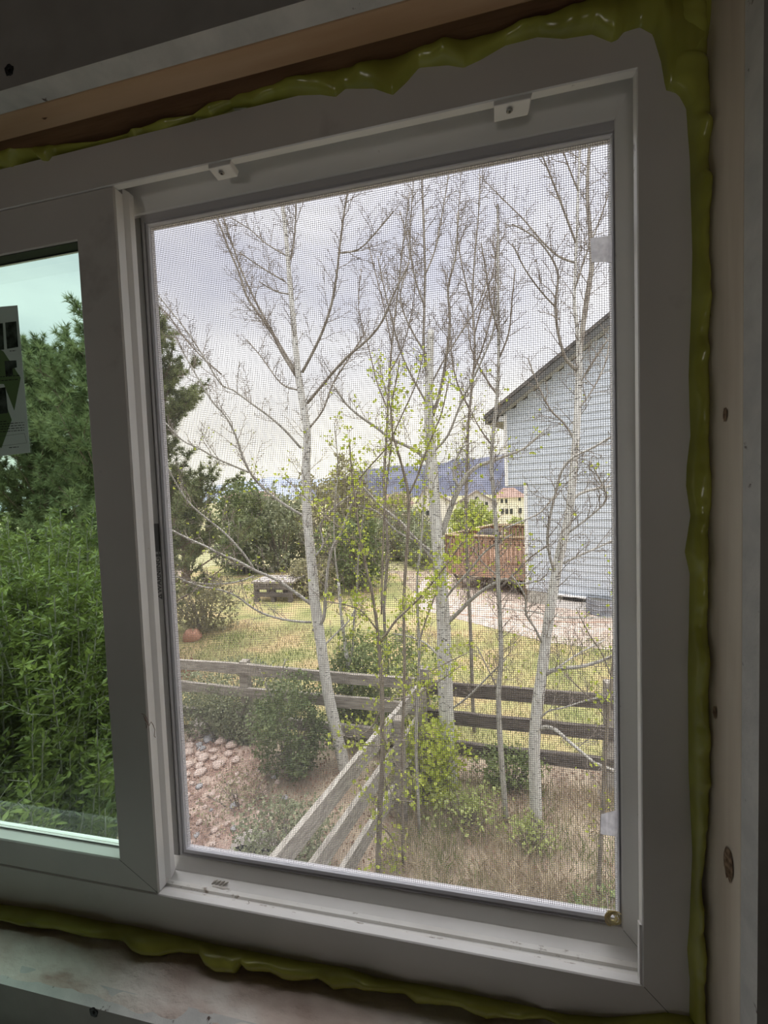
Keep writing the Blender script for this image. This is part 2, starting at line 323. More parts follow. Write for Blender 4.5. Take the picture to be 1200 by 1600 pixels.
# rough sill: bumpy grid
nx, ny = 260, 26; mb = MB()
for j in range(ny+1):
    for i in range(nx+1):
        x = XL+(XR-XL)*i/nx; y = -.0470+(.062)*j/ny
        h = mnoise.noise(Vector((x*14, y*60, 0)))*.0035+mnoise.noise(Vector((x*70, y*160, 3)))*.0012
        e = max(0, min(1, (y+.047)/.008)); h = h*e - (1-e)*.001
        if y < -.034: h *= .5
        mb.v.append((x, y, HZ+Z0+h))
for j in range(ny):
    for i in range(nx):
        a = j*(nx+1)+i; mb.f.append((a, a+1, a+nx+2, a+nx+1)); mb.mi.append(0)
b0 = len(mb.v)
mb.box(XL-.038, XR+.038, -.034, .05, HZ+Z0-.04, HZ+Z0-.004)
struct(mb.build('trim_5', [M['rough_sill']], smooth=True), 'rough dusty sill under the window', 'trim')
# other walls, floor, ceiling, an added opening for the fill lamp in the back wall
mb = MB(); mb.box(RX0-.1, RX0, RY0-.1, .085, FLOOR, CEIL); struct(mb.build('wall_left', M['room']))
mb = MB(); mb.box(RX1, RX1+.1, RY0-.1, .085, FLOOR, CEIL); struct(mb.build('wall_right', M['room']))
mb = MB(); wall_with_hole(mb, RX0, RX1, FLOOR, CEIL, -.9, -.3, FLOOR+.02, FLOOR+.6, RY0, RY0-.1, (0, 0)); struct(mb.build('wall_back', M['room']))
mb = MB(); mb.box(RX0-.1, RX1+.1, RY0-.1, .085, FLOOR-.1, FLOOR); struct(mb.build('floor', M['subfloor']))
mb = MB(); mb.box(-1.5, .9, -.95, DF-.002, FLOOR, HZ-.425); struct(mb.build('added_bounce_ledge', M['white_trim']), 'added white ledge out of view below the window, bounces light up', 'trim')  # added unseen reflector, throws window light up onto the lower frame
mb = MB(); mb.box(RX0-.1, RX1+.1, RY0-.1, .085, CEIL, CEIL+.1); struct(mb.build('ceiling', M['room']))

# ------------------------------------------------------------------ the window
LX0, LX1, LZ0, LZ1 = -.615, .1103, -.3375, .2530
def RR(x0, x1, z0, z1, y): return (x0, x1, HZ+z0, HZ+z1, y)
win = bpy.data.objects.new('window_1', None); C.objects.link(win); win.location = (0, 0, 0)
struct(win, 'white vinyl horizontal sliding window with the right half open', 'window')
mb = MB()
mb.rings([RR(XL+.004, XR-.0015, -.3775, .2865, .05), RR(XL+.004, XR-.0015, -.3775, .2865, .001), RR(XL+.005, XR-.0025, -.3765, .2855, 0),
          RR(LX0-.0006, LX1+.0006, LZ0-.0006, LZ1+.0006, 0)])
fr = mb.build('window_frame', M['vinyl'], win)
mb = MB()
mb.rings([RR(LX0-.0006, LX1+.0006, LZ0-.0006, LZ1+.0006, 0), RR(LX0, LX1, LZ0, LZ1, .0008), RR(LX0, LX1, LZ0, LZ1, .0055),
          RR(LX0-.008, LX1+.0085, LZ0-.0055, LZ1+.017, .006), RR(LX0-.008, LX1+.0078, LZ0-.0012, LZ1+.016, .0236),
          RR(LX0, LX1+.0068, LZ0-.0003, LZ1+.0142, .0240), RR(LX0+.004, LX1-.0018, LZ0+.0070, LZ1-.0028, .0285), RR(LX0+.0048, LX1-.0024, LZ0+.0076, LZ1-.0034, .0292),
          RR(LX0+.0048, LX1-.0024, LZ0+.0076, LZ1-.0034, .0302),
          RR(LX0+.0040, LX1-.0018, LZ0+.0070, LZ1-.0030, .0303), RR(LX0, LX1+.004, LZ0+.002, LZ1+.003, .0392), RR(XL+.004, XR-.0015, -.3775, .2865, .0394)])
tr = mb.build('window_jamb', M['vinyl_clean'], win)
# sill tracks (rounded rail + fin)
mb = MB()
def rail(y0, y1, zb, zt):
    pr = [(y0, zb), (y0+.0004, zt-.0012), (y0+.0014, zt), (y1-.0014, zt), (y1-.0004, zt-.0012), (y1, zb)]
    base = len(mb.v)
    for x in (LX0-.006, LX1+.0082):
        for (y, z) in pr: mb.v.append((x, y, HZ+z))
    for k in range(5): mb.f.append((base+k, base+k+1, base+7+k, base+6+k)); mb.mi.append(0)
rail(.0078, .0085, -.3449, -.3400); rail(.0112, .0175, -.3449, -.3402)
mb.box(LX0, LX1+.008, .0056, .0076, HZ-.3449, HZ-.3392)
part(mb, 'window_sill', M['sill_track'], win)
# thin white fin standing at the lower right corner of the track
mb = MB(); mb.box(LX1-.0016, LX1-.0002, .0009, .004, HZ+LZ0-.001, HZ+LZ0+.042); part(mb, 'corner_fin', M['vinyl_clean'], win)
# exterior head drip and outer frame behind
# moving sash, slid in front of the fixed half
SX1 = -.2665
GX1, GZ0, GZ1 = -.3045, -.3117, .2163
sash = MB()
sash.rings([RR(LX0+.001, SX1, LZ0+.0006, LZ1-.0006, .0126), RR(LX0+.001, SX1, LZ0+.0006, LZ1-.0006, .0012), RR(LX0+.0016, SX1-.0006, LZ0+.0012, LZ1-.0012, .0004),
            RR(LX0+.036, GX1+.001, GZ0-.001, GZ1+.001, .0004), RR(LX0+.0365, GX1, GZ0, GZ1, .0012), RR(LX0+.0365, GX1, GZ0, GZ1, .0105), RR(LX0+.0385, GX1-.0012, GZ0+.0012, GZ1-.0012, .0107),
            RR(LX0+.0385, GX1-.0012, GZ0+.0012, GZ1-.0012, .0125), RR(LX0+.001, SX1, LZ0+.0006, LZ1-.0006, .0126)])
so = sash.build('sliding_sash', [M['vinyl']], win)
mb = MB()  # bright right edge of the sash
mb.box(SX1-.0008, SX1+.0004, .0016, .0088, HZ+LZ0+.001, HZ+LZ1-.001); mb.build('sash_edge', M['vinyl_clean'], so)
mb = MB(); mb.rings([RR(LX0+.0372, GX1-.0006, GZ0+.0006, GZ1-.0006, .0103), RR(LX0+.0385, GX1-.0014, GZ0+.0016, GZ1-.0014, .0102)]); mb.build('gasket', M['rubber_and_shade'], so)
mb = MB(); mb.box(LX0+.0372, GX1-.0003, .0013, .0104, HZ+GZ1-.0006, HZ+GZ1-.0001); mb.build('head_shade_strip', M['rubber_and_shade'], so)  # black strip paints the shade of the sash's top reveal
def mitre(mb, a, b, y, w=.0002):
    a = Vector(a); b = Vector(b); d = (b-a).normalized(); n = Vector((-d.z, 0, d.x))*w
    mb.quad(a-n, b-n, b+n, a+n)
mb = MB(); mitre(mb, (GX1, .00025, HZ+GZ0), (SX1-.0008, .00025, HZ+LZ0+.0016), 0); mb.build('mitre_joint', M['rubber_and_shade'], so)
mb = MB(); mitre(mb, (LX1+.0006, -.0001, HZ+LZ0-.0006), (LX1+.021, -.0001, HZ+LZ0-.0215), 0); mb.build('mitre_joint', M['rubber_and_shade'], fr)
mb = MB(); mitre(mb, (LX1-.0018, .0280, HZ+LZ0+.0070), (LX1+.0068, .0236, HZ+LZ0-.0003), 0, .00012); mb.build('mitre_joint', M['rubber_and_shade'], tr)
def pane(name, x0, x1, z0, z1, y, parent):
    mb = MB(); mb.quad((x0, y, HZ+z0), (x1, y, HZ+z0), (x1, y, HZ+z1), (x0, y, HZ+z1)); return mb.build(name, M['glass'], parent)
pane('glass_pane', LX0+.04, GX1+.002, GZ0-.002, GZ1+.002, .0112, so)
# fixed sash behind, its meeting stile shows beside the moving sash
FX1 = -.2690
mb = MB()
mb.rings([RR(LX0-.004, FX1, LZ0-.0005, LZ1+.008, .0235), RR(LX0-.004, FX1, LZ0-.0005, LZ1+.008, .0175), RR(LX0-.004, FX1-.0003, LZ0-.0003, LZ1+.008, .0172),
          RR(LX0+.03, GX1+.008, GZ0-.010, GZ1+.014, .0172), RR(LX0+.03, GX1+.008, GZ0-.010, GZ1+.014, .0200), RR(LX0+.033, GX1+.005, GZ0-.0062, GZ1+.012, .0202), RR(LX0+.033, GX1+.005, GZ0-.0062, GZ1+.012, .0235), RR(LX0-.004, FX1, LZ0-.0005, LZ1+.008, .0235)])
fx = mb.build('fixed_sash', [M['vinyl_clean']], win)
pane('glass_pane', LX0+.031, GX1+.008, GZ0-.008, GZ1+.013, .0222, fx)
mb = MB()   # meeting stile cover: front face and side face, chamfered foot
x0, x1, y0, y1, zb, zt = SX1+.0002, -.2643, .0088, .0186, LZ0+.0012, LZ1+.004
mb.add([(x0, y0, HZ+zb+.005), (x1, y0+.0045, HZ+zb), (x1, y1, HZ+zb+.003), (x0, y1, HZ+zb+.005), (x0, y0, HZ+zt), (x1, y0+.0045, HZ+zt), (x1, y1, HZ+zt), (x0, y1, HZ+zt)],
       [(0,3,2,1),(4,5,6,7),(0,1,5,4),(1,2,6,5),(2,3,7,6),(3,0,4,7)])
st = mb.build('meeting_stile', M['vinyl_clean'], win); bevel(st, .0004)
# two lift-out blocks under the head
for k, (pa, pb) in enumerate((((317, 256), (363, 264)), ((772, 163), (829, 160)))):
    xa = AZ(*pa, .2485)[0]; xb = AZ(*pb, .2485)[0]
    mb = MB(); zt_, zb_ = HZ+LZ1-.0001, HZ+.2488
    y0_, y1_ = .0006, .0115
    mb.add([(xa, y0_, zt_), (xb+.001, y0_, zt_), (xb+.001, y1_, zt_), (xa+.001, y1_, zt_), (xa, y0_, zb_+.0010), (xb, y0_, zb_+.0010), (xb-.0004, y1_, zb_), (xa+.001, y1_, zb_)],
           [(0,1,2,3),(4,7,6,5),(0,4,5,1),(1,5,6,2),(2,6,7,3),(3,7,4,0)])
    bl = mb.build('stop_block', M['vinyl_clean'], win); bevel(bl, .0005)
    cx = (xa*.55+xb*.45); mb = MB(); n = 14
    ring = [(cx+.0021*math.cos(t*6.283/n), .0052+.0021*math.sin(t*6.283/n), zb_-.0002+.0001) for t in range(n)]
    r2_ = [(cx+.0014*math.cos(t*6.283/n), .0052+.0014*math.sin(t*6.283/n), zb_-.0007) for t in range(n)]
    mb.add(ring+r2_, [(i, (i+1) % n, n+(i+1) % n, n+i) for i in range(n)]+[tuple(range(n, 2*n))])
    sc_ = mb.build('screw', M['screw'], bl)
    mb = MB(); mb.box(cx-.0007, cx+.0007, .0045, .0059, zb_-.0009, zb_-.0006); mb.build('drive_socket', M['darkhole'], sc_)

# ------------------------------------------------------------------ insect screen
scr = empty('insect_screen', 'grey mesh insect screen fitted in the open right half of the window', 'window screen')
IX0, IX1, IZ0, IZ1 = -.2632, .1068, -.3265, .2412
mb = MB()
mb.rings([RR(IX0-.0125, IX1+.0055, IZ0-.006, IZ1+.009, .0385), RR(IX0-.0125, IX1+.0055, IZ0-.006, IZ1+.009, .0304), RR(IX0-.0025, IX1+.0010, IZ0-.0022, IZ1+.0025, .0300),
          RR(IX0-.0018, IX1+.0006, IZ0-.0018, IZ1+.0016, .0312), RR(IX0-.0010, IX1+.0003, IZ0-.0010, IZ1+.0008, .0304), RR(IX0, IX1, IZ0, IZ1, .0310), RR(IX0, IX1, IZ0, IZ1, .0385)])
part(mb, 'screen_frame', M['alu'], scr)
mb = MB(); mb.box(IX0-.0124, IX0-.0056, .0292, .0301, HZ+IZ0-.004, HZ+IZ1+.006); rl = part(mb, 'side_rail', M['alu_rail'], scr)
mb = MB(); mb.rings([RR(IX0-.0009, IX1+.0002, IZ0-.0006, IZ1+.0004, .0305), RR(IX0+.0001, IX1-.0001, IZ0+.0004, IZ1-.0004, .0296), RR(IX0+.0011, IX1-.0006, IZ0+.0022, IZ1-.0009, .0305), RR(IX0+.0013, IX1-.0008, IZ0+.0024, IZ1-.0011, .0330)])
part(mb, 'spline', M['spline'], scr)
mb = MB(); P_ = .0016; w = .00011; ym = .0330
k = 0; x = IX0
while x < IX1:
    xx = x+random.gauss(0, .00003); mb.box(xx-w, xx+w, ym, ym+2*w, HZ+IZ0, HZ+IZ1); x += P_
z = IZ0
while z < IZ1:
    mb.box(IX0, IX1, ym-.0001, ym+2*w-.0001, HZ+z-w, HZ+z+w); z += P_
part(mb, 'screen_mesh', M['wire'], scr)
# black plate and warning lettering on the side rail
def flatbox(name, px0, px1, py0, py1, Y, m_, parent, t=.0004):
    a = W(px0, py0, Y); b = W(px1, py1, Y); mb = MB(); mb.box(min(a.x, b.x), max(a.x, b.x), Y-t, Y, min(a.z, b.z), max(a.z, b.z)); return mb.build(name, m_, parent)
xw = IX0-.0088; z0w = W(254, 940, .029).z
z1w = W(249, 866, .029).z
za = W(248, 862, .029).z; zb2 = W(246, 818, .029).z
mb = MB(); mb.box(xw-.0036, xw+.0030, .0284, .0291, za, zb2); pl = part(mb, 'black_plate', M['black'], scr)
mb = MB(); mb.box(xw-.0036, xw+.0030, .0286, .0291, za-.0045, za-.0022); part(mb, 'black_plate', M['black'], scr)
tx = bpy.data.curves.new('warning_text', 'FONT'); tx.body = 'WARNING'; tx.size = .0075; tx.extrude = .00002; tx.offset = .00018; tx.space_character = 1.0
to = bpy.data.objects.new('warning_text', tx); C.objects.link(to)
bpy.context.view_layer.update()
tme = bpy.data.meshes.new_from_object(to.evaluated_get(bpy.context.evaluated_depsgraph_get())); C.objects.unlink(to); bpy.data.objects.remove(to)
xs = [v.co.x for v in tme.vertices]; txw = max(xs)-min(xs)
LT = (W(249, 871, .029).z-W(253, 927, .029).z)
sc = LT/txw
tme.transform(Matrix.Rotation(math.radians(90), 4, 'X') @ Matrix.Rotation(math.radians(90), 4, 'Z') @ Matrix.Scale(sc, 4))
tme.materials.append(M['ink'])
to = bpy.data.objects.new('warning_lettering', tme); C.objects.link(to); to.parent = scr
ys = [v.co.x for v in tme.vertices]; zs = [v.co.z for v in tme.vertices]
to.location = (xw-(min(ys)+max(ys))/2, .02905, W(253, 927, .029).z-min(zs))
mb = MB(); zc = W(253, 932, .029).z; hw = .0029
mb.add([(xw+.0024, .02905, zc-hw), (xw+.0024, .02905, zc+hw), (xw-.0024, .02905, zc)], [(0, 2, 1)])
to2 = part(mb, 'warning_triangle', M['ink'], scr)
mb = MB(); mb.box(xw-.0002, xw+.0012, .02895, .02903, zc-.0004, zc+.0004); mb.build('exclamation_mark', M['alu_rail'], to2)
mb = MB(); mb.box(xw-.003, xw-.0024, .0290, .0292, W(249, 865, .029).z-.001, W(249, 865, .029).z+.0025); mb.box(xw+.001, xw+.0016, .0290, .0292, W(249, 865, .029).z-.001, W(249, 865, .029).z+.0025); part(mb, 'warning_underline', M['ink'], scr)
# frosted pull tabs on the right edge of the screen
for (a, b, c, d) in (((922, 373), (958, 368), (959, 411), (924, 410)), ((939, 1271), (967, 1264), (968, 1307), (938, 1302))):
    mb = MB(); q = [W(*p, .0320) for p in (a, b, c, d)]; nn = 8
    for i in range(nn+1):
        t = i/nn
        for e in (0, 1):
            p = (q[0].lerp(q[1], t) if e == 0 else q[3].lerp(q[2], t)); mb.v.append((p.x, .0318-.0006*abs(math.sin(t*9)), p.z))
    for i in range(nn): mb.f.append((2*i, 2*i+2, 2*i+3, 2*i+1)); mb.mi.append(0)
    part(mb, 'pull_tab', M['tab'], scr)

# ------------------------------------------------------------------ foam beads
def interp(pts, n):
    pts = [Vector((p[0], p[1], 0)) for p in pts]; d = [0]
    for i in range(1, len(pts)): d.append(d[-1]+(pts[i]-pts[i-1]).length)
    out = []; k = 0
    for i in range(n):
        s = d[-1]*i/(n-1)
        while k < len(d)-2 and d[k+1] < s: k += 1
        t = (s-d[k])/max(1e-9, d[k+1]-d[k]); out.append(pts[k].lerp(pts[k+1], min(1, t)))
    return out
def foam(outer, inner, hmax, label, seed, n=220, y0=.0015, axis=0, sill=False):
    """outer/inner pixel boundaries on the frame face; both resampled along the given axis (0 = x, 1 = y)"""
    def resamp(pts):
        a = np.array(pts, float); o_ = np.argsort(a[:, axis], kind='stable'); a = a[o_]
        return a
    A = resamp(outer); B = resamp(inner); lo = max(A[0, axis], B[0, axis]); hi = min(A[-1, axis], B[-1, axis]); mb = MB(); mk = 12
    for i in range(n):
        s = lo+(hi-lo)*i/(n-1)
        a = np.interp(s, A[:, axis], A[:, 1-axis]); b = np.interp(s, B[:, axis], B[:, 1-axis])
        if axis == 0:
            pa = W(s, a, 0); pb = W(s, b, 0)
            if sill and pb.z < HZ-.3795: pb = AZ(s, b, -.3795)
        else: pa = W(a, s, 0); pb = W(b, s, 0)
        wd = (pb-pa).length
        hh = hmax*min(1, wd/.009)*(.80+.40*mnoise.noise(Vector((s*.018, seed, 0)))+.16*mnoise.noise(Vector((s*.05, seed+5, 0))))
        for k in range(mk+1):
            u = k/mk; p = pa.lerp(pb, u); prof = (max(0, 1-(2*u-1)**2))**.55
            nzv = 1+.16*mnoise.noise(Vector((s*.022, u*2, seed)))
            mb.v.append((p.x, p.y+y0-hh*prof*nzv*(.75 if sill else 1), p.z+(hh*prof*nzv*.5 if sill else 0)))
    for i in range(n-1):
        for k in range(mk):
            a = i*(mk+1)+k; mb.f.append((a, a+1, a+mk+2, a+mk+1)); mb.mi.append(0)
    # closed back so that the bead has body
    base = len(mb.v)
    for i in range(n):
        for k in (0, mk): q = mb.v[i*(mk+1)+k]; mb.v.append((q[0], y0+.004, q[2]))
    for i in range(n-1):
        mb.f.append((base+2*i, base+2*i+1, base+2*i+3, base+2*i+2)); mb.mi.append(0)
        mb.f.append((i*(mk+1), (i+1)*(mk+1), base+2*i+2, base+2*i)); mb.mi.append(0)
        mb.f.append((i*(mk+1)+mk, base+2*i+1, base+2*i+3, (i+1)*(mk+1)+mk)); mb.mi.append(0)
    o = mb.build('foam_bead', M['foam'], smooth=True, loc=mb.v[0]); recalc(o)
    tag(o, label, 'expanding foam')
    return o
foam([(-60, 248), (0, 238), (90, 226), (150, 220), (200, 207), (270, 184), (300, 177), (350, 155), (420, 138), (500, 117), (600, 92), (700, 66), (760, 55), (850, 33), (900, 14), (1000, -14), (1108, -30)],
     [(-60, 262), (0, 259), (20, 262), (35, 248), (58, 243), (66, 252), (76, 253), (88, 237), (120, 230), (150, 223), (200, 211), (212, 214), (222, 206), (250, 203), (262, 200), (300, 179), (330, 181), (360, 163), (400, 162), (430, 151), (500, 149), (525, 153), (540, 140), (585, 140), (600, 146), (614, 151), (635, 131), (655, 107), (700, 103), (725, 108), (750, 96), (790, 72), (840, 59), (880, 62), (925, 55), (955, 68), (965, 64), (975, 52), (1000, 45), (1020, 56), (1033, 100), (1040, 145), (1055, 150), (1070, 150), (1108, 60)],
     .010, 'yellow-green expanding foam bead dripping along the top of the window frame', 1.3, 420, .0015, 0)
foam([(1107, 20), (1107, 100), (1108, 170), (1105, 462), (1106, 587), (1105, 712), (1110, 750), (1110, 775), (1106, 806), (1103, 900), (1105, 1100), (1106, 1200), (1102, 1317), (1095, 1367), (1097, 1433), (1102, 1483), (1098, 1533), (1103, 1640)],
     [(1040, 20), (1034, 60), (1040, 135), (1060, 150), (1071, 170), (1077, 250), (1081, 395), (1080, 462), (1075, 587), (1078, 681), (1072, 730), (1071, 759), (1078, 806), (1069, 862), (1077, 897), (1074, 1050), (1075, 1200), (1081, 1333), (1077, 1433), (1073, 1483), (1077, 1533), (1076, 1640)],
     .012, 'yellow-green expanding foam bead running down the right side of the frame', 4.1, 420, .0015, 1)
foam([(-60, 1402), (0, 1413), (80, 1423), (160, 1440), (207, 1447), (280, 1463), (333, 1475), (400, 1488), (460, 1500), (540, 1512), (587, 1527), (667, 1540), (733, 1553), (800, 1567), (883, 1585), (950, 1590), (1040, 1582), (1090, 1590)],
     [(-60, 1428), (0, 1437), (47, 1450), (90, 1452), (133, 1462), (175, 1468), (200, 1472), (214, 1487), (227, 1493), (253, 1495), (270, 1490), (290, 1488), (318, 1492), (326, 1510), (340, 1520), (370, 1521), (381, 1507), (384, 1506), (392, 1515), (400, 1517), (427, 1518), (445, 1530), (460, 1533), (500, 1528), (523, 1547), (557, 1542), (600, 1548), (633, 1553), (650, 1568), (720, 1570), (745, 1585), (760, 1592), (800, 1587), (850, 1592), (900, 1612), (1000, 1622), (1090, 1630)],
     .012, 'yellow-green expanding foam bead oozing out under the window frame onto the sill', 8.8, 520, .0005, 0, True)
# small things by hand --------------------------------------------------------------
def screwhead(px, py, label):
    p = W(px, py, DF); mb = MB(); n = 14
    for j, (r, y) in enumerate(((.0038, -.0001), (.0034, -.0007), (.0016, -.0004), (.0012, .0))):
        for t in range(n):
            rr_ = r*(1+.12*math.sin(t*2.3)); mb.v.append((rr_*math.cos(t*6.283/n), y, rr_*math.sin(t*6.283/n)))
    for j in range(3):
        for t in range(n): mb.f.append((j*n+t, j*n+(t+1) % n, (j+1)*n+(t+1) % n, (j+1)*n+t)); mb.mi.append(0)
    mb.f.append(tuple(range(3*n, 4*n))); mb.mi.append(0)
    o = mb.build('drywall_screw', M['darkhole']); o.location = p; tag(o, label, 'screw')
screwhead(15, 110, 'small black drywall screw in the dark wall above the window')
screwhead(147, 1581, 'small black drywall screw in the grey wall below the window')
# knots on the stud are modelled as shallow wood knots
for (px, py, s) in ((1133, 648, .003), (1117, 1113, .003), (1138, 1350, .0075)):
    r = ray(px, py); q = r*XR/r[0]; y = q[1]-DC; z = HZ+q[2]; mb = MB(); n = 16
    for j, rr_ in enumerate((1, .6, .25)):
        for t in range(n): mb.v.append((XR-.0002-.0003*(j == 1), y+.55*s*rr_*math.cos(t*6.283/n), z+s*rr_*1.3*math.sin(t*6.283/n)*(1+.15*math.sin(3*t))))
    for j in range(2):
        for t in range(n): mb.f.append((j*n+t, j*n+(t+1) % n, (j+1)*n+(t+1) % n, (j+1)*n+t)); mb.mi.append(0)
    mb.f.append(tuple(range(2*n, 3*n))); mb.mi.append(0)
    o = mb.build('wood_knot', noisy('brown_knot', (.10, .06, .035), (.36, .25, .16), 300, .9), bpy.data.objects['trim_3'])
# thread hanging on the sash edge
mb = MB(); pts = [(221, 1115), (226, 1117), (230, 1123), (231, 1130), (227, 1126), (224, 1118), (229, 1127), (233, 1134), (236, 1128), (239, 1132), (242, 1140), (241, 1150), (243, 1152)]
P3 = [W(p[0], p[1], .0000-.0008*(1+math.sin(i*1.7))) for i, p in enumerate(pts)]
mb.tube(P3, [.00022]*len(P3), 5); o = mb.build('thread', M['thread']); tag(o, 'curled brown thread clinging to the edge of the sliding sash', 'thread')
mb = MB(); pts = [(231, 1130), (229, 1138), (227, 1129)]; P3 = [W(p[0], p[1], -.001) for p in pts]; mb.tube(P3, [.0002]*3, 4); mb.build('loose_end', M['thread'], o)
# pale thread in the sill track
mb = MB(); pts = [(388, 1396), (393, 1399), (394, 1405), (392, 1412), (393, 1419)]
P3 = [Vector((W(p[0], p[1], .012).x, .0055+.001*i, HZ-.3385)) for i, p in enumerate(pts)]; mb.tube(P3[::-1], [.0003]*5, 5); tag(mb.build('thread', M['clip']), 'short pale thread lying across the window track', 'thread')
# scrap of ribbed weatherstrip in the track
o = empty('weatherstrip_scrap', 'small ribbed scrap of dusty weatherstrip lying in the sill track', 'debris')
c = AZ(345, 1386, -.3415)
mb = MB(); pts = [c+Vector((-.012, .0005, 0)), c+Vector((-.006, -.0012, .0002)), c+Vector((.004, -.0018, .0002)), c+Vector((.012, -.001, 0))]; mb.tube(pts, [.0008, .0014, .0018, .0010], 8); part(mb, 'strip', M['clip'], o, smooth=True)
for i in range(4):
    q = c+Vector((-.009+i*.0036, 0, .0008)); mb = MB(); mb.tube([q, q+Vector((.002, .0012, .0022)), q+Vector((.0045, .0024, .0026))], [.0007, .0008, .0005], 6); part(mb, 'rib', M['clip'], o, smooth=True)
# tuft of cream fluff in the lower right corner of the screen
mb = MB(); c = W(957, 1432, .0285)
for i in range(46):
    a = random.random()*6.28; r = .0030+.0022*random.random(); q = c+Vector((random.gauss(0, .0008), -.001*random.random(), random.gauss(0, .0008)))
    pts = [q+Vector((r*math.cos(a+t), -.0006*math.sin(t*2), r*math.sin(a+t))) for t in (0, .5, 1.0, 1.5)]; mb.tube(pts, [.00035]*4, 4)
tag(mb.build('fluff_tuft', M['fluff']), 'tuft of cream fluff stuck in the lower right corner of the screen', 'debris')

# instruction sheet stuck to the left pane
sh = empty('instruction_sheet', 'printed instruction sheet with green arrows taped to the left glass pane', 'paper sheet', (0, 0, 0))
Y_ = .0104
def shq(name, m_, pts, dy=0, parent=sh, t=.0002):
    q = [W(p[0], p[1], Y_-dy) for p in pts]; mb = MB(); n = len(q); mb.v = [tuple(p) for p in q]+[(p.x, p.y+t, p.z) for p in q]
    mb.f = [tuple(range(n))]+[tuple(range(n, 2*n))[::-1]]+[(i, n+i, n+(i+1) % n, (i+1) % n) for i in range(n)]; mb.mi = [0]*len(mb.f); return mb.build(name, m_, parent)
shq('paper', M['paper'], [(-150, 492), (27, 477), (47, 707), (-140, 730)])
shq('green_arrow', M['paper_green'], [(-30, 530), (12, 580), (31, 591), (22, 640), (14, 625), (-10, 560)][0:1]+[(5, 549), (32, 590), (22, 641), (6, 600), (-20, 600)], .0003)
shq('green_arrow', M['paper_green'], [(-20, 625), (6, 625), (18, 656), (2, 700), (-20, 690)], .0003)
shq('printed_photo', M['print_dark'], [(8, 504), (25, 502), (28, 542), (11, 545)], .0006)
shq('printed_photo', M['print_dark'], [(-12, 506), (4, 505), (6, 546), (-10, 548)], .0006)
shq('printed_photo', M['print_dark'], [(7, 564), (25, 563), (26, 574), (19, 576), (20, 586), (9, 588)], .0006)
shq('printed_photo', M['print_dark'], [(-14, 608), (8, 605), (12, 645), (-10, 648)], .0006)
def dash(x0, x1, y, h=1.1):
    q = [W(p[0], p[1], Y_-.0006) for p in ((x0, y), (x1, y-(x1-x0)*.08), (x1, y+h-(x1-x0)*.08), (x0, y+h))]; mb.add(q, [(0, 1, 2, 3)])
random.seed(3)
for (xa, xb, y) in ((15, 25, 548), (-20, 32, 590), (-20, 29, 596), (-20, 10, 660), (-20, 38, 664), (-20, 38, 668), (-20, 38, 672), (-20, 38, 676), (14, 30, 699)):
    x = xa; mb = MB()
    while x < xb:
        ww = random.uniform(2, 6); dash(x, min(xb, x+ww), y-(x-xa)*.08); x += ww+1.2
    part(mb, 'printed_line', M['ink'], sh)
mb = MB(); pts = [W(*p, Y_-.0005) for p in ((-30, 686), (38, 677), (42, 692), (-30, 701))]; mb.tube(pts+[pts[0]], [.00012]*5, 4); part(mb, 'printed_box', M['ink'], sh)

# ================================================================== OUTDOORS (ground z = 0)
def ground_h(x, y):
    return 0 if y < 22 else -5.0*min(1, (y-22)/40)
mb = MB()
xs = [-900, -200, -60, -30]+list(np.linspace(-15, 12, 40))+[30, 60, 200, 900]; ysg = list(np.linspace(.09, 12, 36))+[16, 22, 30, 42, 62, 120, 400, 1200]
for y in ysg:
    for x in xs:
        n = .05*mnoise.noise(Vector((x*.7, y*.7, 0))) if y < 12 else 0
        mb.v.append((x, y, ground_h(x, y)+n-.02))
for j in range(len(ysg)-1):
    for i in range(len(xs)-1):
        a = j*len(xs)+i; mb.f.append((a, a+1, a+len(xs)+1, a+len(xs))); mb.mi.append(0 if ysg[j] < 12.5 else 1)
struct(mb.build('ground', [M['soil'], M['field']], smooth=True), 'yard ground of leaf litter and dry field', 'ground')
def patch(name, pts, z, m_, label, seg=1):
    bm = bmesh.new(); vs_ = [bm.verts.new((p[0], p[1], z)) for p in pts]; bm.faces.new(vs_); me = bpy.data.meshes.new(name); bm.to_mesh(me); bm.free(); me.materials.append(m_)
    o = bpy.data.objects.new(name, me); C.objects.link(o); return struct(o, label, 'ground')
patch('lawn', [(-7.0, 4.55), (3.6, 4.45), (5.2, 7.3), (1.6, 8.2), (-1.0, 10.2), (-2.6, 15), (-12, 17), (-12, 8)], .045, M['lawn'], 'patchy yellow-green lawn beyond the fence')
patch('gravel_strip', [(5.2, 7.3), (6.5, 9.5), (3.7, 10.2), (1.66, 11.2), (1.6, 14.2), (-1.5, 14.2), (-1.6, 10.6), (1.6, 8.2)], .05, M['gravel'], 'pinkish gravel strip along the neighbouring house')
patch('rock_bed', [(-3.9, 4.2), (-2.6, 4.2), (-1.75, 2.9), (-1.45, 1.3), (-1.5, .6), (-4, .6), (-4.4, 3)], .05, M['mulch'], 'pinkish rock mulch bed left of the rail fence')

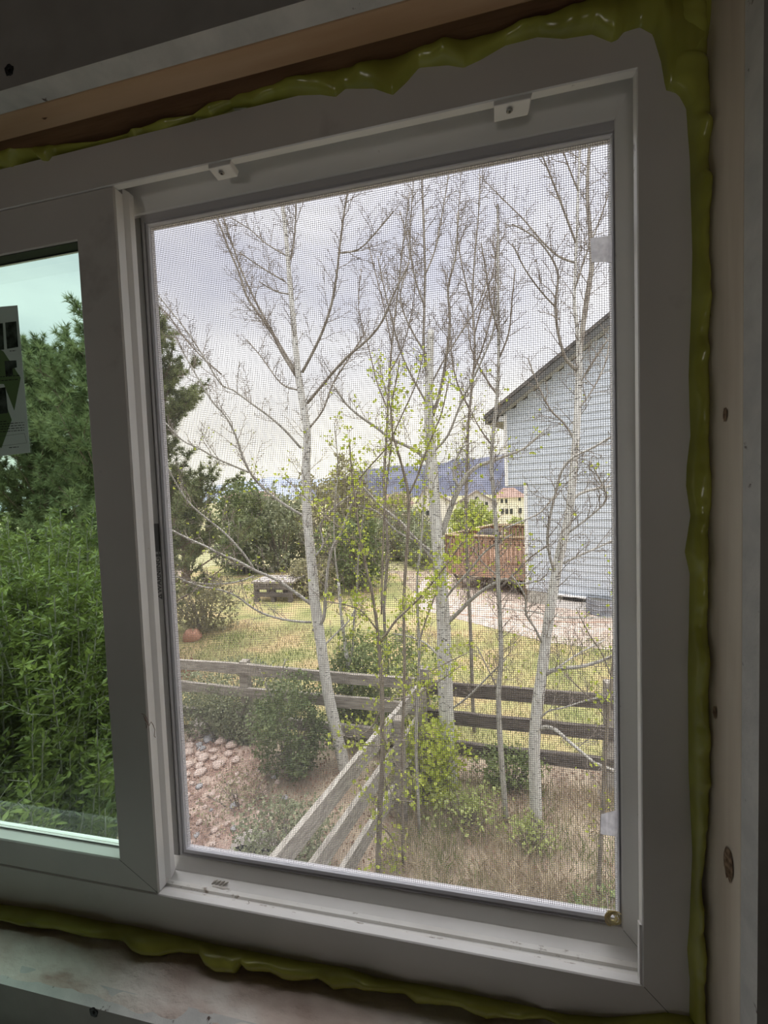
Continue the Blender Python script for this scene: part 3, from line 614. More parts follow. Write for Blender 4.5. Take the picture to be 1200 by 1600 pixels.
# mountains
def ridge(name, Yd, prof, m_, label, depth):
    mb = MB(); xs_ = [p[0] for p in prof]; n = 140
    for j, (dy, k) in enumerate(((0, 0), (.35, .55), (.7, .9), (1, 1), (1.6, .7))):
        for i in range(n):
            px = xs_[0]+(xs_[-1]-xs_[0])*i/(n-1); py = np.interp(px, xs_, [p[1] for p in prof]); t = W(px, py+.9*mnoise.noise(Vector((px*.09, 0, 0)))*2, Yd)
            h = (t.z+20)*k+(14*mnoise.noise(Vector((px*.05, j*1.3, 2)))*(k < 1)*(k > 0)); mb.v.append((t.x*(Yd+dy*depth)/Yd, Yd+dy*depth-depth, h-20 if j else -30))
    for j in range(4):
        for i in range(n-1): a = j*n+i; mb.f.append((a, a+1, a+n+1, a+n)); mb.mi.append(0)
    return struct(mb.build(name, m_, smooth=True), label, 'mountain')
ridge('mountain', 1000, [(520, 765), (560, 752), (590, 736), (610, 731), (640, 727), (665, 728), (690, 724), (705, 722), (722, 716), (740, 717), (765, 712), (790, 708), (830, 704), (900, 712), (1000, 700), (1200, 720)], M['mountain'], 'forested mountain on the horizon, dark blue from haze painted in', 250)
ridge('far_hills', 2200, [(-500, 790), (0, 790), (200, 785), (330, 776), (370, 767), (400, 757), (430, 751), (455, 747), (480, 742), (520, 748), (560, 745), (640, 760), (700, 770)], M['mountain_far'], 'hills far off at the left, pale blue from haze painted in', 500)

# ------------------------------------------------------------------ neighbouring house with gable wall
hs = empty('neighbouring_house', 'pale blue-grey lap sided house gable with a dark shingled roof edge', 'house', (1.67, 11.17, 0))
d = Vector((.903, -.43, 0)).normalized(); aw = Vector((.43, .903, 0)); A0 = Vector((1.67, 11.17, 0))
def onw(s, out, z): return A0+d*s-aw*out+Vector((0, 0, z))
mb = MB(); LEN = 9.0; BACK = 9
# lower wall with lap siding courses
def course(s0, s1, z, h, out=0):
    mb.add([onw(s0, out+.022, z), onw(s1, out+.022, z), onw(s1, out+.004, z+h), onw(s0, out+.004, z+h), onw(s0, out, z), onw(s1, out, z)], [(0, 1, 2, 3), (0, 4, 5, 1)])
sl = (7.10-5.26)/((3.63-1.19)/.903)
UP = -.52
z = .48; hc = .19
def zroof(s): return 5.26+(s-UP)*.62
while z < 10.8:
    lo_ = 0 if z < 3.30 else UP
    s0 = lo_
    if z+hc > zroof(UP): s0 = max(lo_, UP+(z+hc*.3-5.26)/.62)
    course(s0, LEN, z, hc, 0 if z < 3.3 else .015); z += hc
part(mb, 'siding_wall', M['siding'], hs)
mb = MB(); B1 = LEN
mb.add([onw(0, 0, .4), onw(B1, 0, .4), onw(B1, 0, 3.3), onw(0, 0, 3.3), onw(0, -BACK, .4), onw(0, -BACK, 3.3)], [(0, 1, 2, 3), (4, 0, 3, 5)])
mb.add([onw(UP, 0, 3.28), onw(B1, 0, 3.28), onw(B1, 0, 11.3), onw(UP, 0, 5.26), onw(UP, -BACK, 3.28), onw(UP, -BACK, 5.26), onw(0, -BACK, 3.28), onw(0, 0, 3.28)], [(0, 1, 2, 3), (4, 0, 3, 5), (0, 4, 6, 7)])
part(mb, 'wall_core', M['siding'], hs)
mb = MB(); mb.add([onw(.01, -.01, -.1), onw(B1, -.01, -.1), onw(B1, -.01, .5), onw(.01, -.01, .5), onw(.01, -BACK, -.1), onw(.01, -BACK, .5)], [(0, 1, 2, 3), (4, 0, 3, 5)])
part(mb, 'foundation', M['foundation'], hs)
# roof: rake overhang
OV = .38; s_t = -.98; z_t = zroof(s_t)+.32
def zr(s): return z_t+(s-s_t)*.62
S1 = LEN
mb = MB(); th = .10
a = [onw(s_t, OV, zr(s_t)), onw(S1, OV, zr(S1)), onw(S1, -BACK, zr(S1)), onw(s_t, -BACK, zr(s_t))]
dn = Vector((0, 0, -th)); mb.add(a+[p+dn for p in a], [(0, 1, 2, 3), (4, 7, 6, 5), (0, 4, 5, 1), (1, 5, 6, 2), (2, 6, 7, 3), (3, 7, 4, 0)]); part(mb, 'roof', M['shingle'], hs)
mb = MB(); a = [onw(s_t+.02, OV-.02, zr(s_t)-th), onw(S1, OV-.02, zr(S1)-th)]; a2 = [p-Vector((0, 0, .17)) for p in a]; b_ = [p+aw*.03 for p in a]; b2 = [p+aw*.03 for p in a2]
mb.add([a[0], a[1], a2[1], a2[0], b_[0], b_[1], b2[1], b2[0]], [(0, 3, 2, 1), (3, 7, 6, 2), (4, 5, 6, 7), (0, 4, 7, 3)]); part(mb, 'rake_board', M['fascia'], hs)
mb = MB(); c_ = [onw(s_t+.02, OV-.05, zr(s_t)-th-.14), onw(S1, OV-.05, zr(S1)-th-.14), onw(S1, -.02, zr(S1)-th-.14), onw(s_t+.02, -.02, zr(s_t)-th-.14)]; mb.add(c_, [(0, 1, 2, 3)])
mb.quad(onw(s_t+.02, OV-.05, zr(s_t)-th-.14), onw(s_t+.02, -BACK, zr(s_t)-th-.14), onw(UP, -BACK, zr(s_t)-th-.12), onw(UP, OV-.05, zr(s_t)-th-.12)); part(mb, 'soffit', M['soffit'], hs)
mb = MB(); g0 = onw(UP-.02, .02, 5.16); mb.box(g0.x-.16, g0.x+.03, g0.y-.1, g0.y+.06, 5.10, 5.24); part(mb, 'eave_return', M['white_trim'], hs)
mb = MB(); mb.beam(onw(.03, .03, .45), onw(.03, .03, 3.3), .05, .09, up=d); mb.beam(onw(UP+.03, .045, 3.3), onw(UP+.03, .045, 5.3), .05, .09, up=d); part(mb, 'corner_trim', M['white_trim'], hs)
# basement vent slot / covered window well, half-round metal well
w1 = empty('window_well', 'half-round grey galvanised window well against the siding wall', 'window well', onw(1.85, .0, 0))
mb = MB(); n = 14; c0 = onw(1.85, .0, 0)
for j, z in enumerate((0, .42)):
    for r in (.36, .33):
        for t in range(n+1):
            an = math.pi*t/n; q = c0+d*(r*1.0*math.cos(an))-aw*(r*math.sin(an)+.02); mb.v.append((q.x, q.y, z))
m2 = n+1
for t in range(n):
    for a, b in ((0, 2), (1, 3), (2, 3)):
        mb.f.append((a*m2+t, a*m2+t+1, b*m2+t+1, b*m2+t)); mb.mi.append(0)
part(mb, 'well_wall', M['metal_grey'], w1, smooth=False)
mb = MB()
for k in range(3):
    zz = .08+.12*k; pts = []
    for t in range(n+1):
        an = math.pi*t/n; q = c0+d*(.365*math.cos(an))-aw*(.365*math.sin(an)+.02); pts.append((q.x, q.y, zz))
    mb.tube(pts, [.012]*(n+1), 5)
part(mb, 'corrugation', M['metal_grey'], w1)
w2 = empty('basement_window', 'low basement window with a dark slot and pale board surround below the siding', 'window', onw(1.15, .02, .1))
mb = MB(); mb.beam(onw(.75, .05, .14), onw(1.5, .05, .14), .08, .26); mb.beam(onw(.75, .09, .40), onw(1.5, .09, .40), .14, .03); part(mb, 'frame', M['white_trim'], w2)
mb = MB(); mb.beam(onw(.95, .10, .32), onw(1.42, .10, .32), .03, .09); part(mb, 'dark_slot', M['black'], w2)
ph = MB(); pts = [G(780, 953, .02), G(830, 958, .02), (G(880, 968, .02)), G(958, 968, .02)]; ph.tube([p+Vector((0, 0, .04)) for p in pts], [.03]*4, 6); tag(ph.build('edging_strip', M['foundation']), 'low grey edging strip in the gravel beside the house wall', 'garden edging')
ph = MB(); pts = [G(700, 960, .02), G(780, 968, .02), G(850, 972, .02), G(900, 975, .02), G(960, 974, .02)]; ph.tube([p+Vector((0, 0, .03)) for p in pts], [.018]*5, 6); tag(ph.build('garden_hose', M['deck']), 'thin brown garden hose lying across the gravel by the lawn', 'hose')

# ------------------------------------------------------------------ deck with grill
dk = empty('deck', 'raised reddish wooden deck with picket railing beside the house', 'deck', (.6, 12.3, 0))
e0 = onw(.0, -.55, 0); lf = -d; c1 = e0+lf*2.75; bk = aw
DL, DW = 2.75, 4.1; zf, zt = .90, 1.80
def dp(u, v, z): return e0+lf*u+bk*v+Vector((0, 0, z))
mb = MB(); mb.add([dp(0, 0, zf), dp(DL, 0, zf), dp(DL, DW, zf), dp(0, DW, zf), dp(0, 0, zf-.04), dp(DL, 0, zf-.04), dp(DL, DW, zf-.04), dp(0, DW, zf-.04)], [(0, 1, 2, 3), (4, 7, 6, 5), (0, 4, 5, 1), (1, 5, 6, 2), (2, 6, 7, 3), (3, 7, 4, 0)]); part(mb, 'deck_floor', M['deck'], dk)
mb = MB(); mb.beam(dp(-.0, -.02, zf-.19), dp(DL, -.02, zf-.19), .05, .36); mb.beam(dp(DL, 0, zf-.19), dp(DL, DW, zf-.19), .05, .36); part(mb, 'rim_board', M['deck'], dk)
def railrun(a, b):
    a = Vector(a); b = Vector(b); L_ = (b-a).length
    mb = MB(); up = Vector((0, 0, 1)); mb.beam(a+up*zt, b+up*zt, .14, .045); part(mb, 'rail_cap', M['deck_cap'], dk)
    mb = MB(); mb.beam(a+up*(zt-.09), b+up*(zt-.09), .04, .09); mb.beam(a+up*(zf+.08), b+up*(zf+.08), .04, .09); part(mb, 'rail', M['deck'], dk)
    n = int(L_/.125); mbp = MB()
    for i in range(n+1):
        q = a.lerp(b, i/n); mb = MB(); mb.beam(q+up*(zf+.05), q+up*(zt-.05), .04, .075, up=(b-a).normalized()); part(mb, 'picket', M['deck'], dk)
    for q in (a, a.lerp(b, .5), b):
        mb = MB(); mb.beam(q+up*(zf-.2), q+up*(zt-.02), .1, .1, up=(b-a).normalized()); part(mb, 'rail_post', M['deck'], dk)
railrun(dp(.05, .02, 0), dp(DL-.02, .02, 0)); railrun(dp(DL-.02, .02, 0), dp(DL-.02, DW, 0)); railrun(dp(DL-.02, DW, 0), dp(.0, DW, 0))
for (u, v) in ((DL-.35, .25), (DL-.35, DW-.2), (.6, DW-.2), (.3, .3)):
    mb = MB(); mb.beam(dp(u, v, -.02), dp(u, v, zf-.1), .13, .13, up=d); part(mb, 'deck_post', M['deck_post'], dk)
mb = MB(); mb.beam(dp(DL-.35, .25, .1), dp(DL-.05, .25, .62), .04, .08, up=d); part(mb, 'brace', M['shed'], dk)
g = empty('covered_grill', 'dark domed barbecue grill standing on the reddish deck', 'grill', dp(1.7, 1.0, zf))
mb = MB(); c_ = dp(1.7, 1.0, 0); n = 12
for j in range(7):
    a = j/6*math.pi/2
    for t in range(n): mb.v.append((c_.x+.42*math.cos(a)*math.cos(t*6.283/n), c_.y+.28*math.cos(a)*math.sin(t*6.283/n), zf+.78+.26*math.sin(a)))
for j in range(6):
    for t in range(n): mb.f.append((j*n+t, j*n+(t+1) % n, (j+1)*n+(t+1) % n, (j+1)*n+t)); mb.mi.append(0)
part(mb, 'lid', M['shingle'], g, smooth=True)
mb = MB(); mb.box(c_.x-.42, c_.x+.42, c_.y-.27, c_.y+.27, zf+.62, zf+.78); part(mb, 'fire_box', M['black'], g)
for sx_ in (-1, 1):
    for sy_ in (-1, 1):
        mb = MB(); mb.box(c_.x+sx_*.36-.02, c_.x+sx_*.36+.02, c_.y+sy_*.2-.02, c_.y+sy_*.2+.02, zf, zf+.62); part(mb, 'leg', M['black'], g)
# clutter of branches below the deck
mb = MB()
for i in range(170):
    q = dp(random.uniform(.2, 2.1), random.uniform(.3, 2.0), random.uniform(.02, .35)); v = Vector((random.gauss(0, .3), random.gauss(0, .2), random.gauss(0, .1)))
    mb.tube([q, q+v*.5+Vector((0, 0, .03)), q+v], [.012, .01, .006], 4)
tag(mb.build('brush_pile', M['twig']), 'dark tangled brush pile stored under the deck', 'brush pile', None, 'stuff')

# ------------------------------------------------------------------ houses far behind
def farhouse(px0, px1, pyeave, pyapex, Y, base, wall, roof, label, wins, apexx=.5, gable=True):
    a = W(px0, pyeave, Y); b = W(px1, pyeave, Y); ap = W(px0+(px1-px0)*apexx, pyapex, Y)
    r_ = empty('distant_house', label, 'house', ((a.x+b.x)/2, Y, base)); dep = 6
    mb = MB(); mb.box(a.x, b.x, Y, Y+dep, base, a.z)
    if gable: mb.add([(a.x, Y, a.z), (b.x, Y, a.z), (ap.x, Y, ap.z), (a.x, Y+dep, a.z), (b.x, Y+dep, a.z), (ap.x, Y+dep, ap.z)], [(0, 1, 2), (5, 4, 3)])
    part(mb, 'wall', wall, r_)
    mb = MB(); o_ = .3; t = .25
    if gable:
        for s, e in ((a, -1), (b, 1)):
            q0 = Vector((ap.x, Y-o_, ap.z+t)); q1 = Vector((s.x+e*o_, Y-o_, s.z-.2)); f_ = Vector((0, dep+2*o_, 0)); u = Vector((0, 0, -t))
            mb.add([q0, q1, q1+f_, q0+f_, q0+u, q1+u, q1+f_+u, q0+f_+u], [(0, 1, 2, 3), (4, 7, 6, 5), (0, 4, 5, 1), (1, 5, 6, 2), (2, 6, 7, 3)])
    else:
        q = [Vector((a.x-o_, Y-o_, a.z)), Vector((b.x+o_, Y-o_, a.z)), Vector((b.x-1.2, Y+dep/2, ap.z)), Vector((a.x+1.2, Y+dep/2, ap.z)), Vector((a.x-o_, Y+dep+o_, a.z)), Vector((b.x+o_, Y+dep+o_, a.z))]
        mb.add(q, [(0, 1, 2, 3), (3, 2, 5, 4), (0, 3, 4), (1, 5, 2), (0, 4, 5, 1)])
    part(mb, 'roof', roof, r_)
    for (wx, wy, ww, wh) in wins:
        c_ = W(wx, wy, Y); k = (Y+DC)/F; mb = MB(); mb.box(c_.x-ww*k/2, c_.x+ww*k/2, Y-.06, Y+.02, c_.z-wh*k/2, c_.z+wh*k/2)
        f_ = part(mb, 'window', M['winglass'], r_)
    return r_
farhouse(776, 821, 778, 762, 60, -5, M['house_cream'], M['roof_brown'], 'cream two-storey distant house with brown hip roof left of the siding wall', [(784, 783, 3, 6), (791, 783, 3, 6), (812, 780, 3, 5), (785, 799, 4, 8), (792, 799, 4, 8), (799, 799, 4, 8), (813, 798, 4, 8)], gable=False)
farhouse(712, 778, 786, 768, 68, -5, M['house_white'], M['roof_grey'], 'pale gabled distant house with taupe roof behind the light green bush', [(730, 788, 4, 7), (745, 779, 4, 6), (760, 788, 4, 7)])
farhouse(652, 705, 783, 762, 64, -5, M['house_white'], M['roof_grey'], 'pale gabled distant house with grey roof between the aspens', [(660, 802, 5, 8), (668, 802, 5, 8), (684, 790, 4, 7)], .25)
farhouse(590, 640, 790, 772, 72, -5, M['house_cream'], M['roof_brown'], 'low cream distant house with brown roof behind the middle shrubs', [(600, 798, 4, 6), (625, 798, 4, 6)], gable=False)
farhouse(345, 420, 778, 768, 90, -5, M['house_white'], M['roof_brown'], 'small distant house under the pale blue hills', [(370, 785, 4, 6)], gable=False)

# weathered plank structure on the lawn (old play platform), rail fence in the field
pb = empty('plank_platform', 'dark weathered plank platform standing on the far lawn', 'platform', tuple(G(425, 942)))
c_ = G(425, 942); X0, X1_, Yp = G(395, 944).x, G(455, 944).x, c_.y
mb = MB()
for k in range(9): xx = X0+(X1_-X0)*k/8; mb.box(xx-.07, xx+.06, Yp-.1, Yp+.9, .62, .67)
part(mb, 'plank_top', M['flag'], pb)
for xx in (X0+.05, (X0+X1_)/2, X1_-.05):
    for yy in (Yp, Yp+.8): mb = MB(); mb.box(xx-.06, xx+.06, yy-.06, yy+.06, 0, .62); part(mb, 'leg', M['shed'], pb)
mb = MB(); mb.box(X0, X1_, Yp-.08, Yp-.03, .42, .60); part(mb, 'side_board', M['shed'], pb)
mb = MB(); mb.box(X0, X1_, Yp-.08, Yp-.03, .20, .34); part(mb, 'side_board', M['shed'], pb)
rf_ = empty('field_fence', 'low split rail fence crossing the field behind the shrubs', 'fence', (-8, 17, 0))
for zz in (.35, .75):
    a = G(370, 888, 0); b = G(470, 880, 0); mb = MB(); mb.tube([Vector((a.x, 17, zz)), Vector((-8, 17, zz+.05)), Vector((-5.5, 17.2, zz))], [.05]*3, 6); part(mb, 'rail', M['fence'], rf_)
for xx in (-10.5, -8.2, -5.8): mb = MB(); mb.tube([(xx, 17, 0), (xx, 17, 1.0)], [.07, .06], 6); part(mb, 'post', M['fence'], rf_)

# ------------------------------------------------------------------ garden fences
def board(mb, a, b, zt_, h, th, sag=.012, seed=0, n=14):
    a = Vector(a); b = Vector(b); d_ = (b-a).normalized(); s_ = Vector((-d_.y, d_.x, 0))*th/2; base = len(mb.v)
    for i in range(n+1):
        t = i/n; p = a.lerp(b, t); w1_ = mnoise.noise(Vector((t*3+seed, 0, 0)))*sag; w2_ = mnoise.noise(Vector((t*4+seed, 5, 0)))*sag
        for (q, z) in ((-s_, zt_-h+w2_), (s_, zt_-h+w2_), (s_, zt_+w1_), (-s_, zt_+w1_)): mb.v.append((p.x+q.x, p.y+q.y, z))
    for i in range(n):
        for k in range(4): k2 = (k+1) % 4; mb.f.append((base+i*4+k, base+i*4+k2, base+(i+1)*4+k2, base+(i+1)*4+k)); mb.mi.append(0)
    mb.f.append((base, base+3, base+2, base+1)); e = base+n*4; mb.f.append((e, e+1, e+2, e+3)); mb.mi += [0, 0]
def post(root, x, y, h, w_, m_, zb=-.03):
    mb = MB(); n = 5
    for i in range(n+1):
        z = zb+(h-zb)*i/n; k = .5*w_*(1-.03*i); o_ = .006*mnoise.noise(Vector((x*5, y*5, z*3)))
        mb.v += [(x-k+o_, y-k, z), (x+k+o_, y-k, z), (x+k+o_, y+k, z), (x-k+o_, y+k, z)]
    for i in range(n):
        for q in range(4): q2 = (q+1) % 4; mb.f.append((i*4+q, i*4+q2, i*4+4+q2, i*4+4+q))
    mb.f.append((n*4, n*4+1, n*4+2, n*4+3)); mb.mi = [0]*len(mb.f); return part(mb, 'post', m_, root)
f1 = empty('rail_fence', 'pale weathered three-rail fence running away from the window towards the corner', 'fence', (-1.2, 1.7, 0))
pa, pb_ = Vector((-1.42, .95, 0)), Vector((-.57, 4.05, 0))
for k, (zt_, h) in enumerate(((1.05, .155), (.70, .15), (.345, .15))):
    mid_ = pa.lerp(pb_, .80)
    mb = MB(); board(mb, pa, mid_, zt_, h, .042, .012, k*3); part(mb, 'rail', M['fence_y'], f1)
    mb = MB(); board(mb, mid_+Vector((.01, .03, 0)), pb_, zt_-.01, h, .042, .012, k*3+9); part(mb, 'rail', M['fence_y'], f1)
for t in (.02, .80, .99): q = pa.lerp(pb_, t); post(f1, q.x+.07, q.y, 1.02, .11, M['fence'])
f2 = empty('rail_fence', 'dark weathered three-rail fence crossing behind the aspen trunks', 'fence', (.4, 4.15, 0))
for k, (zt_, h) in enumerate(((1.05, .145), (.715, .14), (.375, .135))):
    mb = MB(); board(mb, (-.55, 4.165, 0), (1.42, 4.085, 0), zt_, h, .045, .012, 20+k); part(mb, 'rail', M['fence_dark'], f2)
    mb = MB(); board(mb, (1.42, 4.085, 0), (4.5, 3.95, 0), zt_, h, .045, .012, 30+k); part(mb, 'rail', M['fence_dark'], f2)
for x_, y_ in ((1.45, 4.13), (3.3, 4.05), (-.5, 4.24)): post(f2, x_, y_, 1.17, .13, M['fence'])
f3 = empty('rail_fence', 'grey weathered fence at the left half buried in shrubs', 'fence', (-2.6, 4.27, 0))
for k, (zt_, h) in enumerate(((1.07, .13), (.77, .13), (.42, .13))):
    mb = MB(); board(mb, (-5.2, 4.40, 0), (-.6, 4.18, 0), zt_, h, .045, .015, 40+k, 20); part(mb, 'rail', M['fence'], f3)
for x_, y_ in ((-2.85, 4.34), (-5.1, 4.45)): post(f3, x_, y_, 1.1, .12, M['fence'])

# ------------------------------------------------------------------ trees
def unit(v): return v.normalized() if v.length > 1e-9 else Vector((0, 0, 1))
def smooth_path(pts, rad, sub=3):
    if len(pts) < 3: return pts, rad
    o, r_ = [], []
    for i in range(len(pts)-1):
        p0 = pts[max(i-1, 0)]; p1 = pts[i]; p2 = pts[i+1]; p3 = pts[min(i+2, len(pts)-1)]
        for k in range(sub):
            t = k/sub; o.append(.5*((2*p1)+(-p0+p2)*t+(2*p0-5*p1+4*p2-p3)*t*t+(-p0+3*p1-3*p2+p3)*t**3)); r_.append(rad[i]*(1-t)+rad[i+1]*t)
    o.append(pts[-1]); r_.append(rad[-1]); return o, r_
def twiglet(mb, p, dirn, L_, r, lv, rnd, buds, tips, up=.25):
    n = 5 if lv == 1 else 3; pts = [p]; dd = unit(dirn); q = p.copy()
    for i in range(n):
        dd = unit(dd+Vector((rnd.gauss(0, .16), rnd.gauss(0, .16), rnd.gauss(0, .12)+up*.35))); q = q+dd*(L_/n); pts.append(q.copy())
    rr_ = [r*(1-.75*i/n) for i in range(n+1)]
    mb.tube(pts, rr_, 4 if lv == 1 else 3, False)
    tips.append((pts[-1], dd))
    if lv < 3:
        k = max(3, int(L_/(.055 if lv == 1 else .05)))
        for j in range(k):
            t = .15+.8*(j+rnd.random()*.6)/k; i = min(n-1, int(t*n)); b = pts[i].lerp(pts[i+1], t*n-i); ax = unit(pts[i+1]-pts[i])
            s = unit(ax.cross(Vector((rnd.gauss(0, 1), rnd.gauss(0, 1), rnd.gauss(0, 1))))); nd = unit(ax*.75+s*.8)
            if lv == 1: twiglet(mb, b, nd, L_*rnd.uniform(.25, .55)*(1-.4*t), r*.62, 2, rnd, buds, tips, up)
            else:
                l3 = rnd.uniform(.012, .035); mb.tube([b, b+nd*l3], [r*.6, r*.5], 3, False); buds.append(b+nd*l3)
    buds.append(pts[-1])
def side_twigs(mb, pts, rad, rnd, spacing, L_, buds, tips, t0=.1, up=.25, r0=.0035):
    acc = rnd.random()*spacing; tot = sum((pts[i+1]-pts[i]).length for i in range(len(pts)-1)); run = 0
    for i in range(len(pts)-1):
        seg = pts[i+1]-pts[i]; l = seg.length; pos = 0
        while acc < l-pos:
            pos += acc; f = (run+pos)/tot
            if f > t0:
                b = pts[i]+seg*(pos/l); ax = unit(seg); s = unit(ax.cross(Vector((rnd.gauss(0, 1), rnd.gauss(0, .8), rnd.gauss(0, 1)))))
                Lx = L_*rnd.uniform(.5, 1.25)*(1-.45*f); twiglet(mb, b, unit(ax*.7+s*.9+Vector((0, 0, .15))), Lx, max(.0022, min(r0, rad[i]*.55)), 1, rnd, buds, tips, up)
            acc = spacing*rnd.uniform(.6, 1.4)
        acc -= (l-pos); run += l
def budmesh(mb, P, s):
    for p in P:
        mb.add([p+Vector((0, 0, s*1.8)), p+Vector((s, 0, 0)), p+Vector((-s*.5, s*.87, 0)), p+Vector((-s*.5, -s*.87, 0)), p-Vector((0, 0, s))], [(0, 1, 2), (0, 2, 3), (0, 3, 1), (4, 2, 1), (4, 3, 2), (4, 1, 3)])
def tree(label, Y, trunk, limbs, seed, bark, limbmat, twigsp=.13, twigL=.42, trunktw=None, leafn=0, leafsize=.02, budp=.5, name='aspen_tree', lean=0, cat='tree', upt=.25, zbase=-.05, r0=.0042, leafz=None, tw_t0=.1):
    """trunk: (px, py, width px); limbs: (depth drift, [(px, py, width px)...])"""
    rnd = random.Random(seed); k = (Y+DC)/F
    P = [W(a, b, Y+lean*i/len(trunk)) for i, (a, b, c_) in enumerate(trunk)]; rad = [c_*k/2/1.0 for (_, _, c_) in trunk]
    root = empty(name, label, cat, (P[0].x, P[0].y, 0))
    base = Vector((P[0].x, P[0].y, zbase))
    if P[0].z > .12: P = [base]+P; rad = [rad[0]*1.12]+rad
    else: P[0].z = zbase
    mb = MB(); S, r_ = smooth_path(P, rad); 
    # knobbly radius
    r_ = [q*(1+.06*mnoise.noise(Vector((i*.9, seed, 0)))) for i, q in enumerate(r_)]
    mb.tube(S, r_, 10); part(mb, 'trunk', bark, root, smooth=True)
    tw = MB(); buds = []; tips = []
    for (dy, pts) in limbs:
        n = len(pts); Q = [W(a, b, Y+dy*(i/(n-1))**1.0) for i, (a, b, c_) in enumerate(pts)]; rr_ = [max(.0016, c_*k/2) for (_, _, c_) in pts]
        # run the limb on past the frame edge
        if pts[-1][1] < 330 or pts[-1][0] > 955 or pts[-1][0] < 262:
            dd = unit(Q[-1]-Q[-2]); Q.append(Q[-1]+dd*.5); rr_.append(rr_[-1]*.5)
        S2, r2_ = smooth_path(Q, rr_); mb = MB(); mb.tube(S2, r2_, 6); part(mb, 'branch', (M['aspen_grey'] if (pts[0][1] > 690 and limbmat is M['limb']) else limbmat), root, smooth=True)
        side_twigs(tw, S2, r2_, rnd, twigsp, twigL, buds, tips, .12, upt, r0)
    if trunktw: side_twigs(tw, S, r_, rnd, trunktw[0], trunktw[1], buds, tips, trunktw[2], upt, r0)
    if tw.f:
        o = part(tw, 'twigs', M['twig'], root); o['kind'] = 'stuff'
    b = [q for q in buds if rnd.random() < budp]
    if b:
        mb = MB(); budmesh(mb, b, .0042); o = part(mb, 'buds', M['bud'], root); o['kind'] = 'stuff'
    if leafn:
        cand = tips if not leafz else [t_ for t_ in tips if leafz[0] < t_[0].z < leafz[1]]
        if cand:
            pts = []; 
            for i in range(leafn):
                q, dd = cand[int(rnd.random()**1.3*len(cand)) % len(cand)]; pts.append(q+Vector((rnd.gauss(0, .03), rnd.gauss(0, .03), rnd.gauss(0, .03))))
            mb = MB(); leaves(mb, [tuple(q) for q in pts], leafsize, 1.25, up=.2); o = part(mb, 'young_leaves', M['new_leaf'], root); o['kind'] = 'stuff'
    return root

